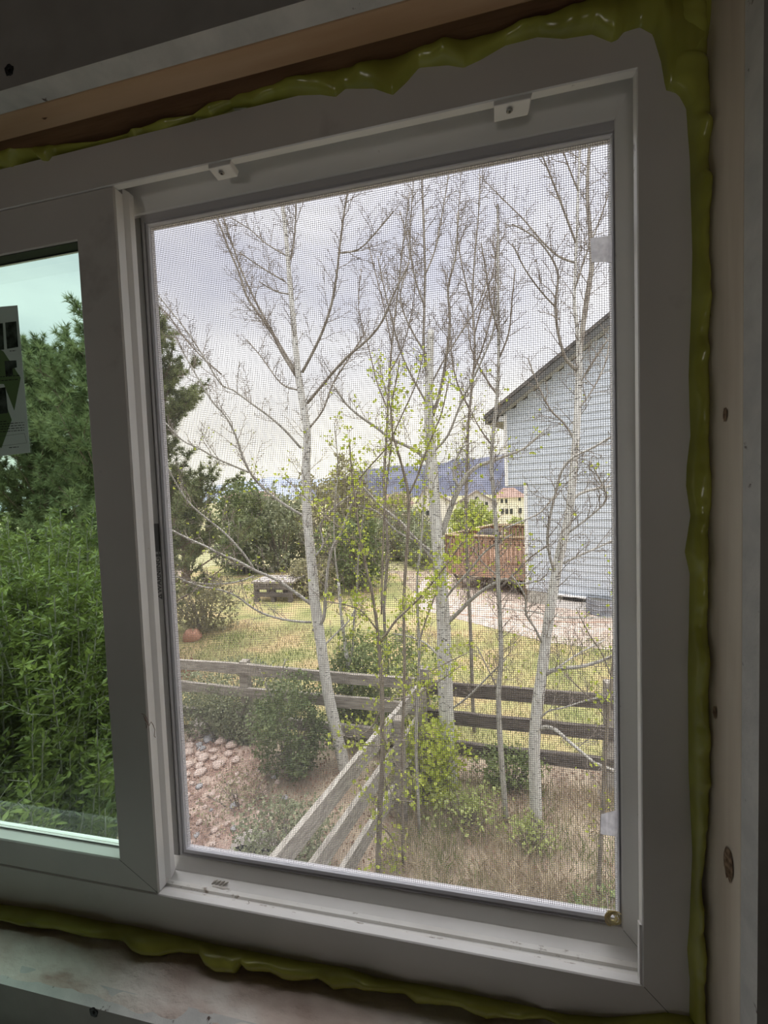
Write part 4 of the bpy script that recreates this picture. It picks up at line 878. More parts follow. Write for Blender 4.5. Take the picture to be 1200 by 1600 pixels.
tree('tall pale aspen forking into a wide crown behind the near rail fence', 3.98,
     [(541, 1206, 22), (527, 1150, 20), (512, 1080, 19), (502, 1010, 18), (492, 940, 18), (487, 880, 17), (480, 810, 16), (478, 740, 15), (480, 680, 13), (473, 630, 12), (466, 585, 11), (460, 520, 9), (452, 430, 7.5), (446, 360, 6.5), (440, 305, 6), (436, 230, 5), (430, 120, 4)],
     [(-.2, [(463, 588, 6), (440, 550, 5.5), (425, 520, 5), (405, 492, 4.5), (385, 462, 4), (373, 425, 3.6), (358, 390, 3.2), (345, 355, 3), (335, 330, 2.6)]),
      (.2, [(462, 580, 5), (435, 535, 4.6), (415, 500, 4.2), (395, 462, 3.8), (376, 420, 3.4), (366, 390, 3), (352, 350, 2.6), (345, 315, 2.4)]),
      (-.3, [(472, 582, 5), (490, 548, 4.6), (505, 515, 4.2), (518, 475, 4), (526, 430, 3.6), (531, 385, 3.2), (538, 330, 3), (545, 290, 2.6)]),
      (-.5, [(480, 630, 5), (505, 600, 4.4), (540, 560, 4), (575, 530, 3.6), (597, 502, 3.2), (615, 460, 2.8), (640, 410, 2.2)]),
      (.3, [(484, 668, 3.5), (505, 640, 3.2), (520, 600, 3), (545, 560, 2.6), (570, 520, 2.2)]),
      (-.5, [(470, 700, 4.5), (445, 672, 4), (420, 650, 3.8), (395, 632, 3.4), (365, 610, 3), (345, 600, 2.8), (320, 560, 2.6), (290, 515, 2.4), (262, 480, 2), (246, 460, 1.8)]),
      (-.2, [(346, 585, 3), (318, 560, 2.6), (290, 530, 2.4), (265, 495, 2.2), (245, 475, 2)]),
      (-.6, [(478, 808, 5.5), (450, 792, 5), (420, 770, 4.6), (395, 745, 4.2), (378, 710, 4), (368, 680, 3.6), (352, 650, 3.2), (330, 625, 2.8), (300, 575, 2.4), (275, 530, 2)]),
      (-.5, [(389, 738, 3.6), (365, 728, 3.2), (340, 717, 3), (310, 700, 2.6), (285, 688, 2.4), (258, 660, 2)]),
      (-.7, [(492, 948, 6.5), (460, 925, 5.6), (430, 905, 5), (400, 892, 4.6), (370, 876, 4.2), (345, 866, 3.8), (320, 853, 3.4), (295, 842, 3), (268, 828, 2.6)]),
      (-.5, [(396, 888, 4), (378, 862, 3.6), (350, 832, 3.2), (320, 808, 3), (295, 785, 2.8), (275, 755, 2.4), (262, 730, 2)]),
      (-.6, [(487, 972, 4.2), (455, 970, 4), (420, 962, 3.6), (395, 950, 3.4), (370, 932, 3), (345, 922, 2.8), (310, 915, 2.4), (272, 900, 2)]),
      (-.3, [(397, 900, 3), (375, 908, 2.8), (350, 912, 2.6), (320, 912, 2.2), (285, 908, 2)]),
      (-.2, [(490, 985, 7), (505, 968, 6), (509, 930, 5.5), (512, 890, 5), (520, 855, 4.4), (532, 835, 3.6), (545, 800, 3), (560, 760, 2.4)]),
      (.2, [(492, 870, 4), (505, 850, 3.6), (500, 820, 3.2), (520, 795, 3), (545, 775, 2.6)]),
      (-.1, [(446, 440, 2.6), (420, 425, 2.2), (400, 412, 2), (375, 395, 1.8)]),
      (.2, [(448, 400, 2.4), (415, 380, 2), (390, 358, 1.8), (360, 340, 1.6)]),
      (-.2, [(455, 460, 2.4), (430, 455, 2), (405, 440, 1.8)]),
      (.1, [(449, 412, 3.4), (456, 395, 3.2), (461, 360, 3), (463, 310, 2.6)]),
      (.3, [(470, 610, 3), (440, 600, 2.6), (410, 560, 2.2), (385, 530, 2)]),
      (-.4, [(528, 395, 2.6), (560, 390, 2.2), (590, 360, 2), (615, 330, 1.8)]),
      (.3, [(505, 1010, 4), (525, 990, 3.4), (545, 970, 3), (560, 940, 2.4)])],
     11, M['aspen'], M['limb'], .075, .42, (.075, .44, .3), 260, .034, leafz=(.5, 4.0))
tree('thick white aspen in the middle with a broken dead top and dark knots', 3.95,
     [(704, 1234, 25), (700, 1180, 24), (697, 1100, 24), (694, 1030, 23), (693, 970, 21), (688, 900, 20), (684, 850, 19), (680, 800, 18), (676, 740, 17), (673, 690, 15), (670, 640, 14), (671, 590, 12), (672, 550, 11), (673, 516, 9)],
     [(.1, [(676, 640, 6), (668, 590, 5), (662, 540, 4.4), (663, 480, 4), (664, 420, 3.6), (662, 350, 3), (659, 275, 2.6)]),
      (-.3, [(676, 650, 6), (688, 610, 5), (697, 560, 4.6), (703, 500, 4), (700, 450, 3.4), (712, 400, 2.8), (716, 330, 2.4)]),
      (.4, [(690, 835, 10), (702, 800, 9), (716, 765, 8.5), (732, 740, 8), (748, 728, 7), (770, 720, 6), (790, 712, 5), (820, 700, 4), (850, 672, 3)]),
      (.2, [(716, 760, 4), (708, 735, 3.6), (722, 700, 3), (742, 690, 2.4)]),
      (-.4, [(672, 725, 7), (655, 708, 6), (638, 698, 5.5), (612, 686, 5), (588, 668, 4.6), (562, 650, 4), (540, 630, 3.6), (520, 600, 3)]),
      (.3, [(684, 885, 8), (665, 858, 7), (645, 838, 6.5), (625, 815, 6), (600, 795, 5), (575, 770, 4), (555, 745, 3)]),
      (.3, [(676, 862, 4.5), (650, 845, 4), (620, 830, 3.6), (590, 800, 3), (560, 790, 2.6)]),
      (-.3, [(700, 972, 7), (718, 955, 6), (735, 938, 5.6), (755, 922, 5), (772, 912, 4.4), (790, 905, 3.6), (815, 912, 3), (850, 905, 2.2)]),
      (-.4, [(692, 940, 4), (712, 915, 3.4), (735, 890, 3), (760, 860, 2.6), (800, 835, 2.2)]),
      (-.5, [(678, 705, 4), (700, 680, 3.6), (720, 630, 3.2), (745, 580, 2.8), (770, 520, 2.2), (776, 470, 1.8)]),
      (-.3, [(672, 640, 3.6), (650, 600, 3), (630, 560, 2.8), (615, 510, 2.4), (600, 450, 2), (590, 400, 1.6)]),
      (.3, [(674, 600, 3.2), (695, 560, 2.8), (720, 520, 2.4), (750, 470, 2), (765, 420, 1.6)]),
      (.4, [(670, 560, 3.2), (640, 510, 2.8), (625, 460, 2.4), (640, 400, 2), (625, 330, 1.6)]),
      (-.1, [(664, 480, 3), (650, 440, 2.6), (640, 380, 2.2), (645, 300, 1.8)]),
      (.2, [(664, 430, 3), (680, 390, 2.6), (690, 340, 2.2), (700, 280, 1.8)]),
      (.3, [(690, 1030, 3.6), (665, 1005, 3), (640, 995, 2.8), (615, 990, 2.2)]),
      (-.3, [(702, 1110, 3.2), (730, 1090, 2.8), (760, 1060, 2.4), (790, 1030, 2)])],
     23, M['aspen'], M['limb'], .07, .42, (.07, .46, .32), 420, .036, leafz=(.5, 4.3))
tree('pale aspen at the right whose trunk leans past the siding house', 3.62,
     [(838, 1276, 19), (836, 1220, 18), (835, 1160, 17), (840, 1100, 17), (847, 1050, 16), (853, 1000, 15), (860, 950, 15), (868, 900, 14), (876, 860, 13), (887, 815, 12), (893, 770, 11), (898, 710, 10.5), (902, 650, 9.5), (904, 600, 9), (905, 560, 8), (903, 520, 6), (898, 480, 4.6), (899, 420, 4), (902, 350, 3.6), (904, 280, 3.2), (908, 200, 2.6)],
     [(.3, [(905, 560, 7), (910, 515, 7), (918, 460, 7), (925, 410, 6.5), (922, 360, 5.6), (918, 310, 5), (919, 260, 4.4), (922, 212, 4)]),
      (-.3, [(903, 580, 5), (885, 562, 4.4), (877, 540, 4), (870, 508, 3.6), (868, 470, 3.2), (872, 430, 3), (860, 400, 2.4), (835, 370, 2), (800, 350, 1.6)]),
      (.2, [(897, 410, 3), (872, 400, 2.8), (845, 375, 2.4), (820, 345, 2), (795, 320, 1.6)]),
      (-.2, [(900, 380, 3), (885, 340, 2.8), (868, 295, 2.4), (852, 255, 2), (840, 225, 1.8)]),
      (-.4, [(872, 905, 5), (862, 880, 4), (856, 850, 3.8), (858, 815, 3.6), (868, 770, 3.4), (878, 735, 3.2), (895, 715, 3), (925, 700, 2.8), (960, 680, 3)]),
      (.1, [(880, 880, 4), (905, 868, 3.6), (935, 855, 3), (962, 842, 2.6)]),
      (-.2, [(884, 835, 4), (905, 820, 3.4), (930, 800, 3), (945, 785, 2.8), (947, 770, 2.6), (935, 745, 2.2), (922, 720, 1.8)]),
      (.2, [(895, 780, 5), (905, 772, 4.4), (925, 765, 3.8), (962, 758, 3.2)]),
      (-.3, [(848, 1056, 8), (862, 1048, 7), (880, 1044, 6), (905, 1042, 5.4), (935, 1034, 4.6), (965, 1022, 4)]),
      (.3, [(870, 1044, 3), (890, 1030, 2.6), (915, 1015, 2.4), (945, 1000, 2)]),
      (-.5, [(840, 1140, 7), (855, 1136, 6), (870, 1142, 5.6), (885, 1155, 5), (905, 1172, 4.4), (930, 1192, 4), (965, 1206, 3.6)]),
      (-.3, [(838, 1130, 3), (855, 1112, 2.8), (880, 1106, 2.4), (905, 1098, 2), (935, 1090, 1.8)]),
      (-.3, [(850, 1010, 4), (835, 980, 3.4), (822, 960, 3), (820, 930, 2.6), (800, 900, 2.2)]),
      (.3, [(900, 690, 3.2), (880, 660, 2.8), (860, 640, 2.6), (840, 600, 2.2), (825, 560, 1.8)]),
      (.4, [(903, 640, 2.8), (925, 610, 2.4), (945, 570, 2), (955, 520, 1.8)]),
      (-.2, [(870, 770, 3), (845, 800, 2.6), (820, 812, 2.6), (790, 825, 2.2)]),
      (.2, [(899, 450, 2.6), (915, 400, 2.4), (935, 350, 2), (955, 290, 1.6)]),
      (-.3, [(904, 300, 2.2), (890, 265, 2), (878, 230, 1.8)]),
      (-.3, [(868, 480, 2.6), (845, 455, 2.2), (820, 420, 2), (800, 380, 1.6)]),
      (-.1, [(905, 600, 3), (930, 560, 2.6), (950, 530, 2.2)])],
     37, M['aspen'], M['limb'], .075, .40, (.09, .38, .25), 60, .03, leafz=(.3, 4.2))
tree('slender pale young aspen standing between the middle and right aspens', 3.58,
     [(791, 1280, 9), (786, 1220, 8.5), (781, 1150, 8.5), (779, 1080, 8), (783, 1030, 7.5), (781, 960, 7), (778, 900, 7), (776, 840, 6.5), (772, 780, 6), (768, 730, 6), (770, 680, 5.6), (776, 630, 5.2), (779, 570, 4.6), (779, 500, 4), (778, 420, 3.2), (778, 350, 2.6), (777, 320, 2)],
     [(.3, [(779, 620, 3), (765, 600, 2.8), (750, 575, 2.4), (735, 540, 2), (730, 480, 1.6)]),
      (-.3, [(780, 560, 2.8), (795, 520, 2.4), (800, 470, 2), (805, 420, 1.6)]),
      (-.3, [(779, 520, 2.8), (768, 480, 2.4), (760, 430, 2), (752, 380, 1.6)]),
      (.2, [(772, 700, 2.6), (750, 670, 2.2), (735, 640, 1.8)]),
      (-.3, [(780, 920, 3), (800, 900, 2.6), (830, 870, 2.2), (860, 850, 1.8)]),
      (.3, [(779, 900, 2.6), (755, 880, 2.2), (735, 850, 1.8)]),
      (.2, [(779, 1080, 2.6), (760, 1040, 2.2), (745, 1010, 1.8)])],
     41, M['aspen_grey'], M['twig'], .07, .30, (.05, .34, .25), 160, .03, leafz=(.5, 4.2))
tree('slim grey sapling close to the window with fresh yellow-green leaves', 2.55,
     [(591, 1372, 9.5), (592, 1310, 9), (595, 1240, 8.5), (598, 1180, 8), (597, 1110, 7.5), (596, 1060, 7), (592, 1010, 6), (587, 960, 5), (578, 910, 4.4), (568, 870, 4), (560, 820, 3.6), (553, 770, 3.2), (548, 720, 2.8), (546, 690, 2.2)],
     [(-.2, [(593, 1005, 5), (603, 992, 4.4), (620, 968, 3.6), (650, 940, 3.2), (680, 905, 2.8), (705, 872, 2.4), (730, 835, 2), (745, 805, 1.6)]),
      (.2, [(596, 1090, 3), (620, 1092, 2.6), (650, 1085, 2.4), (690, 1062, 2), (720, 1040, 1.8)]),
      (-.1, [(600, 1150, 3), (608, 1170, 2.6), (616, 1190, 2.4), (628, 1205, 2), (642, 1212, 1.8)]),
      (-.1, [(600, 1212, 3), (610, 1235, 2.6), (622, 1250, 2.4), (645, 1252, 2)]),
      (.1, [(596, 1292, 3), (610, 1305, 2.6), (618, 1330, 2.4), (620, 1365, 2)]),
      (.1, [(594, 1110, 3), (585, 1130, 2.6), (570, 1145, 2.2), (548, 1152, 1.8), (525, 1145, 1.6)]),
      (-.1, [(590, 985, 2.8), (565, 955, 2.4), (540, 945, 2), (510, 940, 1.8)]),
      (.1, [(573, 890, 2.6), (560, 850, 2.2), (540, 830, 2), (515, 812, 1.8), (490, 790, 1.6), (462, 762, 1.5), (440, 745, 1.4)]),
      (.1, [(594, 1165, 2.2), (570, 1165, 2), (545, 1160, 1.8)])],
     53, M['darkstem'], M['darkstem'], .05, .18, (.05, .20, .05), 1500, .032, .3, 'young_sapling', cat='sapling', r0=.0022)
tree('thin dark sapling with two rising stems and leaf clusters left of the middle aspen', 2.9,
     [(632, 1420, 5), (628, 1180, 5), (632, 1060, 5), (631, 960, 5), (633, 900, 5), (637, 840, 5), (639, 790, 5), (637, 765, 5), (630, 735, 4), (620, 700, 3.6), (614, 680, 3), (611, 640, 2.6), (618, 600, 2.2), (625, 560, 2)],
     [(-.1, [(639, 772, 3.6), (652, 745, 3.4), (664, 710, 3), (676, 680, 2.8), (690, 645, 2.4), (700, 600, 2)]),
      (.1, [(596, 960, 3.4), (597, 900, 3.4), (599, 840, 3.2), (602, 780, 3), (607, 730, 2.8), (612, 690, 2.6), (614, 650, 2.2)]),
      (.2, [(612, 690, 2.6), (595, 710, 2.4), (575, 732, 2.2), (555, 755, 1.8)]),
      (-.2, [(614, 680, 2.4), (632, 640, 2.2), (650, 600, 1.8), (660, 560, 1.6)]),
      (.2, [(611, 640, 2.2), (600, 600, 2), (590, 560, 1.6)])],
     59, M['darkstem'], M['darkstem'], .06, .20, (.06, .20, .3), 700, .03, .4, 'young_sapling', cat='sapling', r0=.002, leafz=(3.1, 4.6))
tree('very thin pale sapling beside the thick middle aspen', 3.3,
     [(655, 1290, 5), (652, 1220, 5), (650, 1150, 5), (653, 1080, 4.6), (655, 1010, 4.4), (653, 960, 4), (652, 900, 3.6), (658, 850, 3), (662, 780, 2.6), (668, 700, 2.4), (673, 620, 2)],
     [(.1, [(656, 1000, 3), (665, 970, 2.6), (680, 930, 2.4), (690, 890, 2), (705, 840, 1.8)]),
      (.1, [(653, 1060, 2.6), (670, 1050, 2.2), (700, 1035, 2), (730, 1020, 1.6)])],
     61, M['aspen_grey'], M['twig'], .06, .2, (.06, .22, .08), 700, .032, .3, 'young_sapling', cat='sapling', r0=.002)
tree('twin-stemmed pale young aspen right of the forking aspen, behind the fence', 4.6,
     [(566, 1195, 9), (560, 1150, 9), (552, 1100, 8.5), (547, 1060, 8), (541, 1020, 7), (537, 990, 6), (532, 950, 5), (529, 910, 4)],
     [(.1, [(545, 1050, 5), (551, 1010, 4.6), (553, 970, 4), (558, 920, 3.4), (560, 870, 2.8), (568, 800, 2.2), (575, 730, 1.8)]),
      (.1, [(530, 920, 3.6), (524, 870, 3), (522, 800, 2.6), (528, 730, 2.2), (522, 660, 1.8)])],
     67, M['aspen'], M['limb'], .08, .32, (.08, .32, .1), 400, .04, .4)
tree('small forked pale sapling in the green bushes left of the near fence', 3.9,
     [(455, 1218, 5), (448, 1175, 5), (441, 1140, 4.6), (435, 1112, 4.4), (431, 1095, 4)],
     [(-.1, [(432, 1098, 3.2), (422, 1085, 3), (415, 1070, 2.6), (405, 1045, 2.2)]),
      (.1, [(433, 1098, 3.2), (438, 1080, 2.8), (440, 1055, 2.4), (446, 1030, 2)]),
      (0, [(447, 1172, 2.4), (436, 1180, 2.2), (425, 1184, 1.8)])],
     71, M['aspen_grey'], M['aspen_grey'], .08, .18, (.08, .18, .2), 60, .025, .2, 'young_sapling', cat='sapling', r0=.002)
tree('thin brown sapling in front of the fence post at the far right', 2.9,
     [(933, 1440, 6), (937, 1350, 6), (942, 1260, 5.6), (944, 1200, 5.4), (950, 1120, 5), (956, 1060, 4.6), (960, 1000, 4), (961, 950, 3.6), (962, 880, 3)],
     [(-.1, [(950, 1130, 2.6), (930, 1100, 2.2), (905, 1075, 2), (880, 1050, 1.6)]),
      (.1, [(956, 1060, 2.4), (940, 1020, 2), (920, 990, 1.8), (900, 950, 1.6)])],
     73, M['darkstem'], M['darkstem'], .08, .2, (.08, .22, .1), 160, .026, .3, 'young_sapling', cat='sapling', r0=.002)
tree('slender bare aspen rising behind the gap left of the middle aspen', 5.2,
     [(612, 1150, 6), (606, 1050, 6), (600, 950, 5), (606, 860, 5), (600, 760, 4.6), (604, 680, 4), (608, 600, 3.6), (612, 540, 3), (620, 470, 2.6), (630, 380, 2), (640, 300, 1.6)],
     [(.2, [(606, 640, 2.6), (590, 600, 2.4), (575, 540, 2), (560, 480, 1.6), (565, 420, 1.4)]),
      (.2, [(612, 540, 2.4), (600, 480, 2), (585, 420, 1.8), (575, 380, 1.4)]),
      (-.2, [(610, 580, 2.4), (630, 540, 2), (645, 480, 1.8), (650, 420, 1.4)])],
     79, M['limb'], M['twig'], .07, .40, (.06, .42, .25), 240, .034, .7, leafz=(.8, 4.4))
tree('bushy-crowned slim aspen with many buds between the middle and right aspens', 4.9,
     [(742, 1170, 6), (738, 1080, 6), (735, 980, 5.6), (730, 880, 5), (728, 800, 5), (730, 720, 4.6), (732, 660, 4.2), (738, 600, 3.6), (742, 540, 3.2), (738, 470, 2.8), (742, 400, 2.4), (748, 330, 2), (750, 275, 1.6)],
     [(.2, [(734, 640, 3), (715, 600, 2.6), (705, 550, 2.2), (702, 480, 1.8), (695, 420, 1.4)]),
      (-.2, [(740, 580, 2.8), (755, 540, 2.4), (768, 490, 2), (775, 430, 1.6), (770, 370, 1.4)]),
      (.1, [(742, 520, 2.6), (755, 470, 2.2), (772, 420, 1.8), (778, 360, 1.4)]),
      (.1, [(738, 480, 2.4), (725, 430, 2), (715, 370, 1.6), (718, 310, 1.4)])],
     83, M['limb'], M['twig'], .06, .40, (.055, .42, .25), 160, .034, .8, leafz=(.8, 4.4))

# ------------------------------------------------------------------ bushes
def bush(label, c_, rx, ry, h, n, size, m_, seed, name='bush', stems=14, zlow=0.05, lg=1.6, group=None, hollow=.45, sm=None):
    rng = np.random.default_rng(seed); rnd = random.Random(seed); root = empty(name, label, 'shrub', (c_[0], c_[1], c_[2] if len(c_) > 2 else 0), group)
    zb = c_[2] if len(c_) > 2 else 0
    # lobes so that the outline is lumpy
    lobes = [(rng.normal(0, .45, 2), rng.uniform(.35, 1), rng.uniform(.35, .6)) for _ in range(12)]
    P = []
    mb = MB()
    for s in range(stems):
        a = rnd.random()*6.283; r = rnd.random()**.5; tip = Vector((c_[0]+rx*r*math.cos(a), c_[1]+ry*r*math.sin(a), zb+h*(1-.45*r*r)*rnd.uniform(.7, 1.0))); b = Vector((c_[0]+rx*.2*r*math.cos(a), c_[1]+ry*.2*r*math.sin(a), zb-.03))
        mid_ = b.lerp(tip, .5)+Vector((0, 0, h*.08)); mb.tube([b, mid_, tip], [size*.35, size*.25, size*.08], 5, False)
    o = part(mb, 'stems', sm or M['twig'], root); 
    while len(P) < n:
        k = n*2; q = rng.normal(size=(k, 3)); q /= np.linalg.norm(q, axis=1)[:, None]; rr_ = (hollow+(1-hollow)*rng.random(k)**.6)[:, None]; q = q*rr_
        nzv = np.array([mnoise.noise(Vector((float(a[0])*2.0+seed, float(a[1])*2.0, float(a[2])*2.0)))+.5*mnoise.noise(Vector((float(a[0])*6+seed, float(a[1])*6, float(a[2])*6))) for a in q[:k]])
        keep = rng.random(k) < np.clip(.55+1.8*nzv, .04, 1); q = q*(1+.55*nzv)[:, None]; q = q[keep]
        for a in q: P.append((c_[0]+a[0]*rx, c_[1]+a[1]*ry, zb+max(zlow, h*.5+a[2]*h*.5)))
    mb = MB(); leaves(mb, P[:n], size, lg, rng, .3); o = part(mb, 'foliage', m_, root); o['kind'] = 'stuff'
    return root
def bp_(label, px0, px1, pyt, Y, n, size, m_, seed, zb=0, **k):
    a = W(px0, pyt, Y); b = W(px1, pyt, Y); return bush(label, ((a.x+b.x)/2, Y, zb), (b.x-a.x)/2, min(2.5, (b.x-a.x)/2), a.z-zb, n, size, m_, seed, **k)
bp_('grey-green round shrub in the far yard nearest the pine', 335, 415, 762, 15, 3600, .16, M['bush_dark'], 101)
bp_('wide dull green shrub behind the plank platform', 390, 480, 778, 16, 4200, .15, M['bush_grey'], 102)
bp_('brownish olive shrub with a pointed top left of centre', 455, 560, 755, 17, 4500, .15, M['bush_brown'], 103)
bp_('tall pointed olive conifer-like shrub in the centre behind the saplings', 515, 585, 728, 14, 4200, .13, M['bush_brown'], 104)
bp_('dark green low shrub at the centre of the far yard', 500, 600, 800, 12.5, 3600, .12, M['bush_dark'], 105)
bp_('dull green shrub right of centre in front of the grey roofs', 580, 672, 800, 19, 3800, .16, M['bush_grey'], 106)
bp_('rounded light green bush between the deck and the pale gabled house', 703, 775, 790, 30, 3200, .25, M['bush_light'], 107, -1.2)
bp_('small green shrub by the cream house above the deck rail', 790, 822, 812, 34, 1200, .22, M['bush_light'], 108, -1.2)
bp_('low brown-green shrub right of the plank platform', 455, 520, 870, 11.6, 2200, .09, M['bush_brown'], 109)
bp_('hedge-like grey-green shrub far behind the field fence', 340, 470, 790, 24, 3600, .24, M['bush_grey'], 110, -.5)
bp_('broad taupe-green tree crown behind the middle shrubs', 560, 660, 778, 34, 3600, .28, M['bush_brown'], 111, -2)
bp_('pale green shrub behind the lawn left of the deck', 630, 700, 830, 17, 2200, .13, M['bush_grey'], 112)
bush('dense dark green bush behind the near rail fence', (-2.02, 3.85, 0), .42, .34, 1.12, 6500, .034, M['bush_dark'], 121)
bush('bushy green shrub in the angle between the two fences', (-1.15, 4.75, 0), .75, .45, 1.35, 5200, .045, M['bush_leaf'], 122)
bush('grey-green bush in front of the left fence', (-3.3, 4.85, 0), .95, .38, .82, 5200, .036, M['bush_grey'], 123)
bush('small green bush at the left edge of the rock bed', (-4.0, 3.9, 0), .42, .40, .85, 2800, .036, M['bush_leaf'], 124)
bush('low green bush beside the near rail fence', (-1.62, 2.75, 0), .42, .40, .50, 3200, .030, M['bush_grey'], 125)
bush('leafy yellow-green bush right of the corner where the fences meet', (-.42, 3.75, 0), .40, .30, .85, 2300, .040, M['new_leaf'], 126, hollow=.2)
bush('low green bush behind the lower rail right of the middle aspen', (.42, 4.0, 0), .35, .14, .42, 1800, .035, M['bush_leaf'], 127)
bush('small yellow-green bush at the foot of the middle aspen', (-.05, 3.45, 0), .38, .28, .40, 800, .034, M['bush_light'], 128, hollow=.05)
bush('small light green weed clump at the foot of the right aspens', (.50, 3.3, 0), .24, .2, .30, 380, .032, M['bush_light'], 129, hollow=.05)
bush('tangled dark green bush at the foot of the forking aspen', (-1.45, 4.62, 0), .5, .25, 1.1, 3600, .036, M['bush_dark'], 134)
bush('sparse brown weedy brush inside the corner of the two fences', (-.85, 3.55, 0), .30, .30, .45, 900, .026, M['bush_brown'], 135, hollow=.1)
bush('grey-green low hedge growing against the left fence rails', (-3.15, 4.25, 0), .62, .10, .72, 4200, .034, M['bush_grey'], 137, hollow=.1)
bush('sparse brown brush standing on the rock bed', (-2.35, 3.3, 0), .45, .4, .32, 900, .024, M['bush_brown'], 136, hollow=.05)
bush('low green weed clump in the dry grass at the lower right', (.95, 2.6, 0), .35, .3, .22, 1100, .028, M['bush_leaf'], 130, hollow=.2)
bush('pale green weed clump near the foot of the near sapling', (-.15, 2.3, 0), .3, .28, .25, 1000, .026, M['bush_light'], 131, hollow=.2)
bush('low reddish-brown shrub beyond the left fence', (-5.3, 5.9, 0), .55, .35, .32, 1300, .04, M['red_leaf'], 132)
bush('low olive shrub under the pine beyond the left fence', (-6.3, 8.2, 0), .9, .6, 1.3, 3000, .07, M['bush_brown'], 133)

# leafy shrub close outside the left pane: upright shoots with whorled narrow leaves
def leafy_shrub(label, cx, cy, rx, ry, z0, z1, nst, seed, m_, lsize=.045, step=.02):
    rng = np.random.default_rng(seed); rnd = random.Random(seed); root = empty('leafy_shrub', label, 'shrub', (cx, cy, 0)); mb = MB(); P = []; D = []
    for s in range(nst):
        a = rnd.random()*6.283; r = rnd.random()**.5; bx = cx+rx*r*math.cos(a); by = cy+ry*r*math.sin(a); top = z1*(1-.10*r)+rnd.gauss(0, .10)-(z1-z0)*.55*rnd.random()**1.6
        pts = []; q = Vector((cx+(bx-cx)*.5, cy+(by-cy)*.5, max(-.05, z0-.3))); n = 9; tgt = Vector((bx+rnd.gauss(0, .12), by+rnd.gauss(0, .12), top))
        for i in range(n+1): t = i/n; pts.append(q.lerp(tgt, t)+Vector((math.sin(t*3+s)*.05*t, math.cos(t*2.3+s)*.05*t, 0)))
        mb.tube(pts, [.006*(1-.8*i/n)+.0012 for i in range(n+1)], 4, False)
        for i in range(n):
            seg = pts[i+1]-pts[i]; l = seg.length; k = int(l/step); ax = unit(seg)
            if i < 2: continue
            for j in range(k):
                b = pts[i]+seg*(j/k); side = unit(ax.cross(Vector((rnd.gauss(0, 1), rnd.gauss(0, 1), rnd.gauss(0, 1)))))
                for sg in (-1, 1): P.append(tuple(b+side*sg*.004)); D.append(tuple(ax*.6+side*sg))
                if rnd.random() < .22 and i > 3:   # side shoot
                    l2 = rnd.uniform(.05, .16); e = b+unit(ax*.7+side)*l2; mb.tube([b, e], [.002, .001], 3, False)
                    for u in range(int(l2/.018)):
                        bb = b.lerp(e, u/(l2/.018)); s2 = unit((e-b).cross(Vector((rnd.gauss(0, 1), rnd.gauss(0, 1), rnd.gauss(0, 1)))))
                        for sg in (-1, 1): P.append(tuple(bb)); D.append(tuple(unit(e-b)*.6+s2*sg))
    part(mb, 'stems', M['limb'], root)
    mb = MB(); leaves(mb, P, lsize, 2.3, rng, .0, .1, D); o = part(mb, 'foliage', m_, root); o['kind'] = 'stuff'
    return root
leafy_shrub('tall dense bright green shrub close outside the left pane', -2.55, 1.55, .62, .50, 1.0, 2.93, 420, 201, M['shrub_leaf'], .025, .0125)
leafy_shrub('loose green shrub with long upright shoots behind the dense shrub', -3.9, 2.6, .9, .45, 1.5, 3.25, 80, 202, M['shrub_leaf'], .032, .02)
leafy_shrub('low darker green shrub below the left pane at the fence end', -2.15, 1.15, .42, .35, .5, 2.15, 150, 203, M['shrub_leaf'], .027, .014)

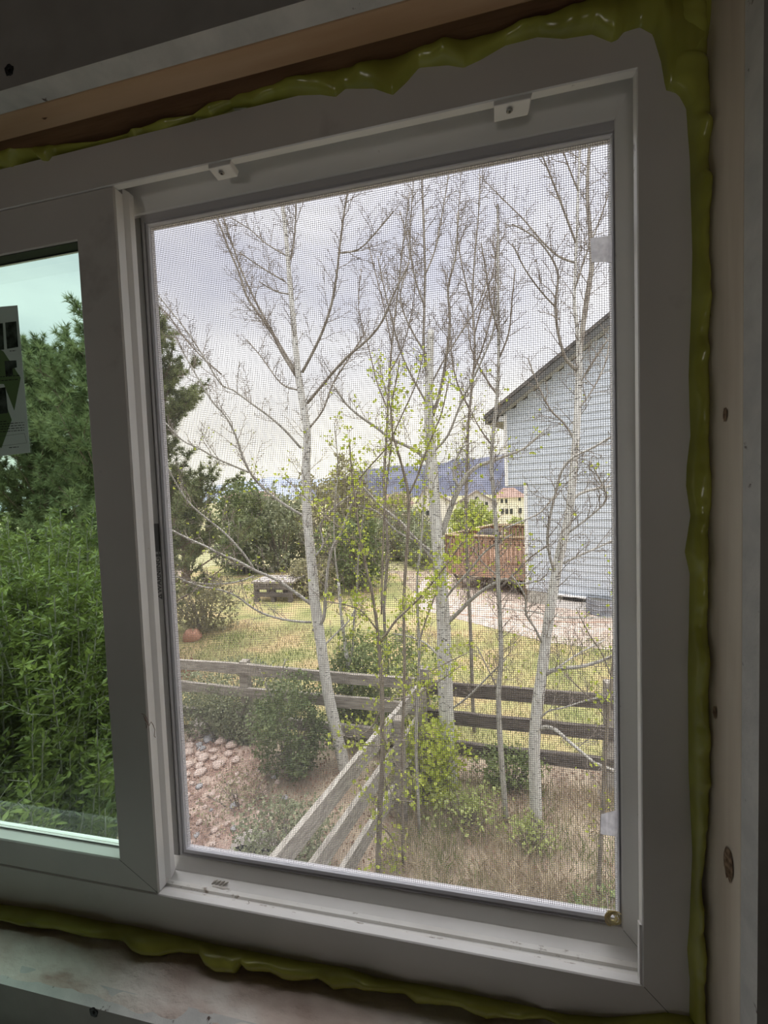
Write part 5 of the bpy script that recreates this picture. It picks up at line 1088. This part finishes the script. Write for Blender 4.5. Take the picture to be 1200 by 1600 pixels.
# ------------------------------------------------------------------ pine
def pine(label, x, y, h, R0, seed, z_low=.9, ntuft=1.0, lsz=.15):
    rnd = random.Random(seed); rng = np.random.default_rng(seed); root = empty('pine_tree', label, 'tree', (x, y, 0)); mb = MB()
    mb.tube([(x, y, -.05), (x+.05, y, h*.4), (x, y, h*.8), (x, y, h)], [.16, .12, .05, .01], 9); part(mb, 'trunk', M['pine_bark'], root, smooth=True)
    mb = MB(); V = []; D = []
    z = z_low
    while z < h-.15:
        f = (z-z_low)/(h-z_low); L_ = R0*(1-f)**.55*rnd.uniform(.8, 1.1)+.18
        for b in range(rnd.randint(5, 7)):
            a = rnd.random()*6.283; dd = Vector((math.cos(a), math.sin(a), .25+.5*f)); p = Vector((x, y, z+rnd.uniform(-.12, .12))); Lb = L_*rnd.uniform(.6, 1.12); pts = [p]; n = 6
            for i in range(n): dd = unit(dd+Vector((rnd.gauss(0, .12), rnd.gauss(0, .12), .12))); p = p+dd*(Lb/n); pts.append(p.copy())
            mb.tube(pts, [.022*(1-.85*i/n)*(Lb/1.2)**.5 for i in range(n+1)], 4, False)
            for i in range(1, n+1):
                for k in range(4 if i < n else 3):
                    s = unit(Vector((rnd.gauss(0, 1), rnd.gauss(0, 1), rnd.gauss(.4, .6)))); e = pts[i]+unit(dd+s)*rnd.uniform(.10, .30)*(.6+.4*Lb); mb.tube([pts[i], e], [.006, .004], 3, False)
                    for q in range(3):
                        V.append(tuple(pts[i].lerp(e, .35+.33*q))); D.append(tuple(unit(e-pts[i])))
        z += rnd.uniform(.20, .30)
    part(mb, 'branches', M['pine_bark'], root)
    V = np.array(V); D = np.array(D); K = int(20*ntuft); P = np.repeat(V, K, 0); DD = np.repeat(D, K, 0)
    d_ = DD*.7+rng.normal(size=P.shape)*.6; d_ /= np.linalg.norm(d_, axis=1)[:, None]; s_ = np.cross(d_, rng.normal(size=P.shape)); s_ /= np.linalg.norm(s_, axis=1)[:, None]
    n = len(P); ln = (lsz*(.6+.5*rng.random(n)))[:, None]; w_ = .0085
    VV = np.stack([P-s_*w_, P+s_*w_, P+d_*ln], 1).reshape(-1, 3); mb = MB(); mb.v = list(map(tuple, VV.tolist())); mb.f = [(3*i, 3*i+1, 3*i+2) for i in range(n)]; mb.mi = [0]*n
    o = part(mb, 'needles', M['needle'], root); o['kind'] = 'stuff'; return root
pine('large bushy pine seen through both panes at the left', -6.35, 6.5, 6.9, 2.45, 301, .9, 1.3)
pine('second pine behind the tall shoots in the left pane', -9.3, 7.0, 6.6, 2.1, 302, .6, 1.1)
pine('smaller pine at the edge of the far lawn', -9.4, 11.6, 3.6, 1.5, 303, .9, .8)

# ------------------------------------------------------------------ stones
def stone_mesh(seed, flat=.6):
    bm = bmesh.new(); bmesh.ops.create_icosphere(bm, subdivisions=2, radius=1)
    for v in bm.verts: v.co *= 1+.28*mnoise.noise(v.co*1.3+Vector((seed, 0, 0)))+.1*mnoise.noise(v.co*3+Vector((seed, 4, 0))); v.co.z *= flat
    me = bpy.data.meshes.new('river_stone'); bm.to_mesh(me); bm.free()
    for p in me.polygons: p.use_smooth = True
    return me
sm_ = [stone_mesh(s) for s in range(6)]
for i, me in enumerate(sm_): me.materials.append(M['stone'] if i != 2 else M['stone_grey'])
rnd = random.Random(5); placed = []
def put_stone(p, s, label, group, i):
    o = bpy.data.objects.new('river_stone', sm_[i % 6]); C.objects.link(o); o.location = (p.x, p.y, .05+s*.25); o.scale = (s, s*.85, s*.8); o.rotation_euler = (0, 0, rnd.random()*6); tag(o, label if i % 6 != 2 else label.replace('pinkish', 'bluish-grey').replace('small stone', 'small grey stone'), 'stone', group if i % 6 != 2 else group.replace('stones', 'grey stones', 1))
k = 0
for i in range(400):
    if k >= 46: break
    px = rnd.uniform(290, 372); py = rnd.uniform(1146, 1215)
    if py > 1217-(px-290)*.3: continue
    p = G(px, py, .05); s = rnd.uniform(.045, .085)
    if all((p-q).length > (s+t)*.95 for q, t in placed): placed.append((p, s)); put_stone(p, s, 'rounded pinkish stone in the heap on the rock bed beside the left bushes', 'stones in the heap on the rock bed', k); k += 1
k = 0
for i in range(900):
    if k >= 60: break
    px = rnd.uniform(290, 470); py = rnd.uniform(1200, 1345)
    if px > 470-(py-1200)*.35: continue
    p = G(px, py, .05); s = rnd.uniform(.02, .045)
    if all((p-q).length > (s+t)*1.1 for q, t in placed): placed.append((p, s)); put_stone(p, s, 'small stone scattered over the near part of the rock bed', 'small stones scattered on the near rock bed', k); k += 1
for (px, py, s, lab) in ((301, 992, .22, 'large rounded red boulder on the lawn beyond the left fence'),):
    p = G(px, py+10, 0); me = stone_mesh(77, .85); me.materials.append(M['red_rock']); o = bpy.data.objects.new('boulder', me); C.objects.link(o); o.location = (p.x, p.y, .12); o.scale = (s, s, s); tag(o, lab, 'boulder')
for (px, py, sx_, sy_, lab) in ((318, 1128, .17, .13, 'flat pale paving stone at the top of the rock bed'), (400, 1316, .20, .13, 'flat grey-pink paving stone at the lower left by the near fence'), (392, 1340, .24, .10, 'grey flat stone just above the window sill at the lower left')):
    p = G(px, py, .08); mb = MB(); pts = [(-1, -.8), (-.2, -1), (.9, -.85), (1, .3), (.7, 1), (-.6, .9), (-1.05, .2)]; n = 7
    mb.v = [(a*sx_, b*sy_, .0) for a, b in pts]+[(a*sx_*.97, b*sy_*.97, .05) for a, b in pts]; mb.f = [tuple(range(n, 2*n))]+[(i, (i+1) % n, n+(i+1) % n, n+i) for i in range(n)]; mb.mi = [0]*len(mb.f)
    o = mb.build('paving_stone', M['flag']); o.location = (p.x, p.y, .045); tag(o, lab, 'paving stone')

# ------------------------------------------------------------------ grass and litter
def scatter(n, x0, x1, y0, y1, rng, dens=None, z=.0):
    P = np.stack([rng.uniform(x0, x1, n), rng.uniform(y0, y1, n), np.full(n, z)], 1)
    if dens: P = P[[rng.random() < dens(p[0], p[1]) for p in P]]
    return P
rg = np.random.default_rng(9)
def nz2(x, y, s, o=0): return mnoise.noise(Vector((x*s+o, y*s, o)))
mb = MB(); blades(mb, scatter(60000, -1.3, 2.6, .6, 4.1, rg, lambda x, y: (.5+1.3*nz2(x, y, 1.3, 3))*(1 if y < 3.0 else .35) if x > -1.35+.27*(y-1) else 0), .13, .0036, 1.3, rg); tag(mb.build('dry_grass', M['straw']), 'tangled dry straw-coloured grass at the lower right under the aspens', 'grass', None, 'stuff')
mb = MB(); blades(mb, scatter(26000, -1.3, 2.6, .6, 4.1, rg, lambda x, y: .25+1.4*nz2(x, y, 1.6, 8) if x > -1.35+.27*(y-1) else 0), .10, .0034, .9, rg); tag(mb.build('green_grass', M['grass']), 'sparse green grass mixed among the dry grass inside the fences', 'grass', None, 'stuff')
mb = MB(); blades(mb, scatter(26000, -6, 3.5, 4.5, 8.5, rg, lambda x, y: .5+1.2*nz2(x, y, .8, 5), .04), .06, .005, .8, rg); tag(mb.build('lawn_grass', M['grass']), 'short green grass tufts on the lawn beyond the fence', 'grass', None, 'stuff')
mb = MB(); blades(mb, scatter(26000, -6, 3.8, 4.4, 8.8, rg, lambda x, y: .5-1.2*nz2(x, y, .8, 5), .04), .07, .005, 1.0, rg); tag(mb.build('dry_lawn_grass', M['straw']), 'short tan dried grass on the lawn beyond the fence', 'grass', None, 'stuff')
mb = MB(); P = scatter(15000, -2.0, 2.6, 1.2, 4.4, rg, lambda x, y: .55+1.2*nz2(x, y, 1.5, 1)); P[:, 2] = rg.uniform(.0, .035, len(P)); leaves(mb, P, .027, 1.4, rg, -.1); tag(mb.build('leaf_litter', M['litter']), 'carpet of reddish-brown dead leaves around the trunks', 'leaf litter', None, 'stuff')
mb = MB(); P = scatter(11000, -4.3, -1.3, .8, 4.2, rg, lambda x, y: .5+1.1*nz2(x, y, 1.8, 2) if x < -1.3+.2*(y-1) else 0); P[:, 2] = .05+rg.uniform(.0, .03, len(P)); leaves(mb, P, .028, 1.5, rg, -.1); tag(mb.build('rock_bed_litter', M['litter']), 'dead leaves and bark bits strewn over the rock bed', 'leaf litter', None, 'stuff')
mb = MB(); blades(mb, scatter(9000, -4.2, -1.2, .9, 4.1, rg, lambda x, y: .1+1.3*nz2(x, y, 1.4, 12) if x < -1.3+.2*(y-1) else 0, .04), .09, .0022, 1.2, rg); tag(mb.build('rock_bed_weeds', M['straw']), 'thin straw weeds growing through the rock bed', 'weeds', None, 'stuff')
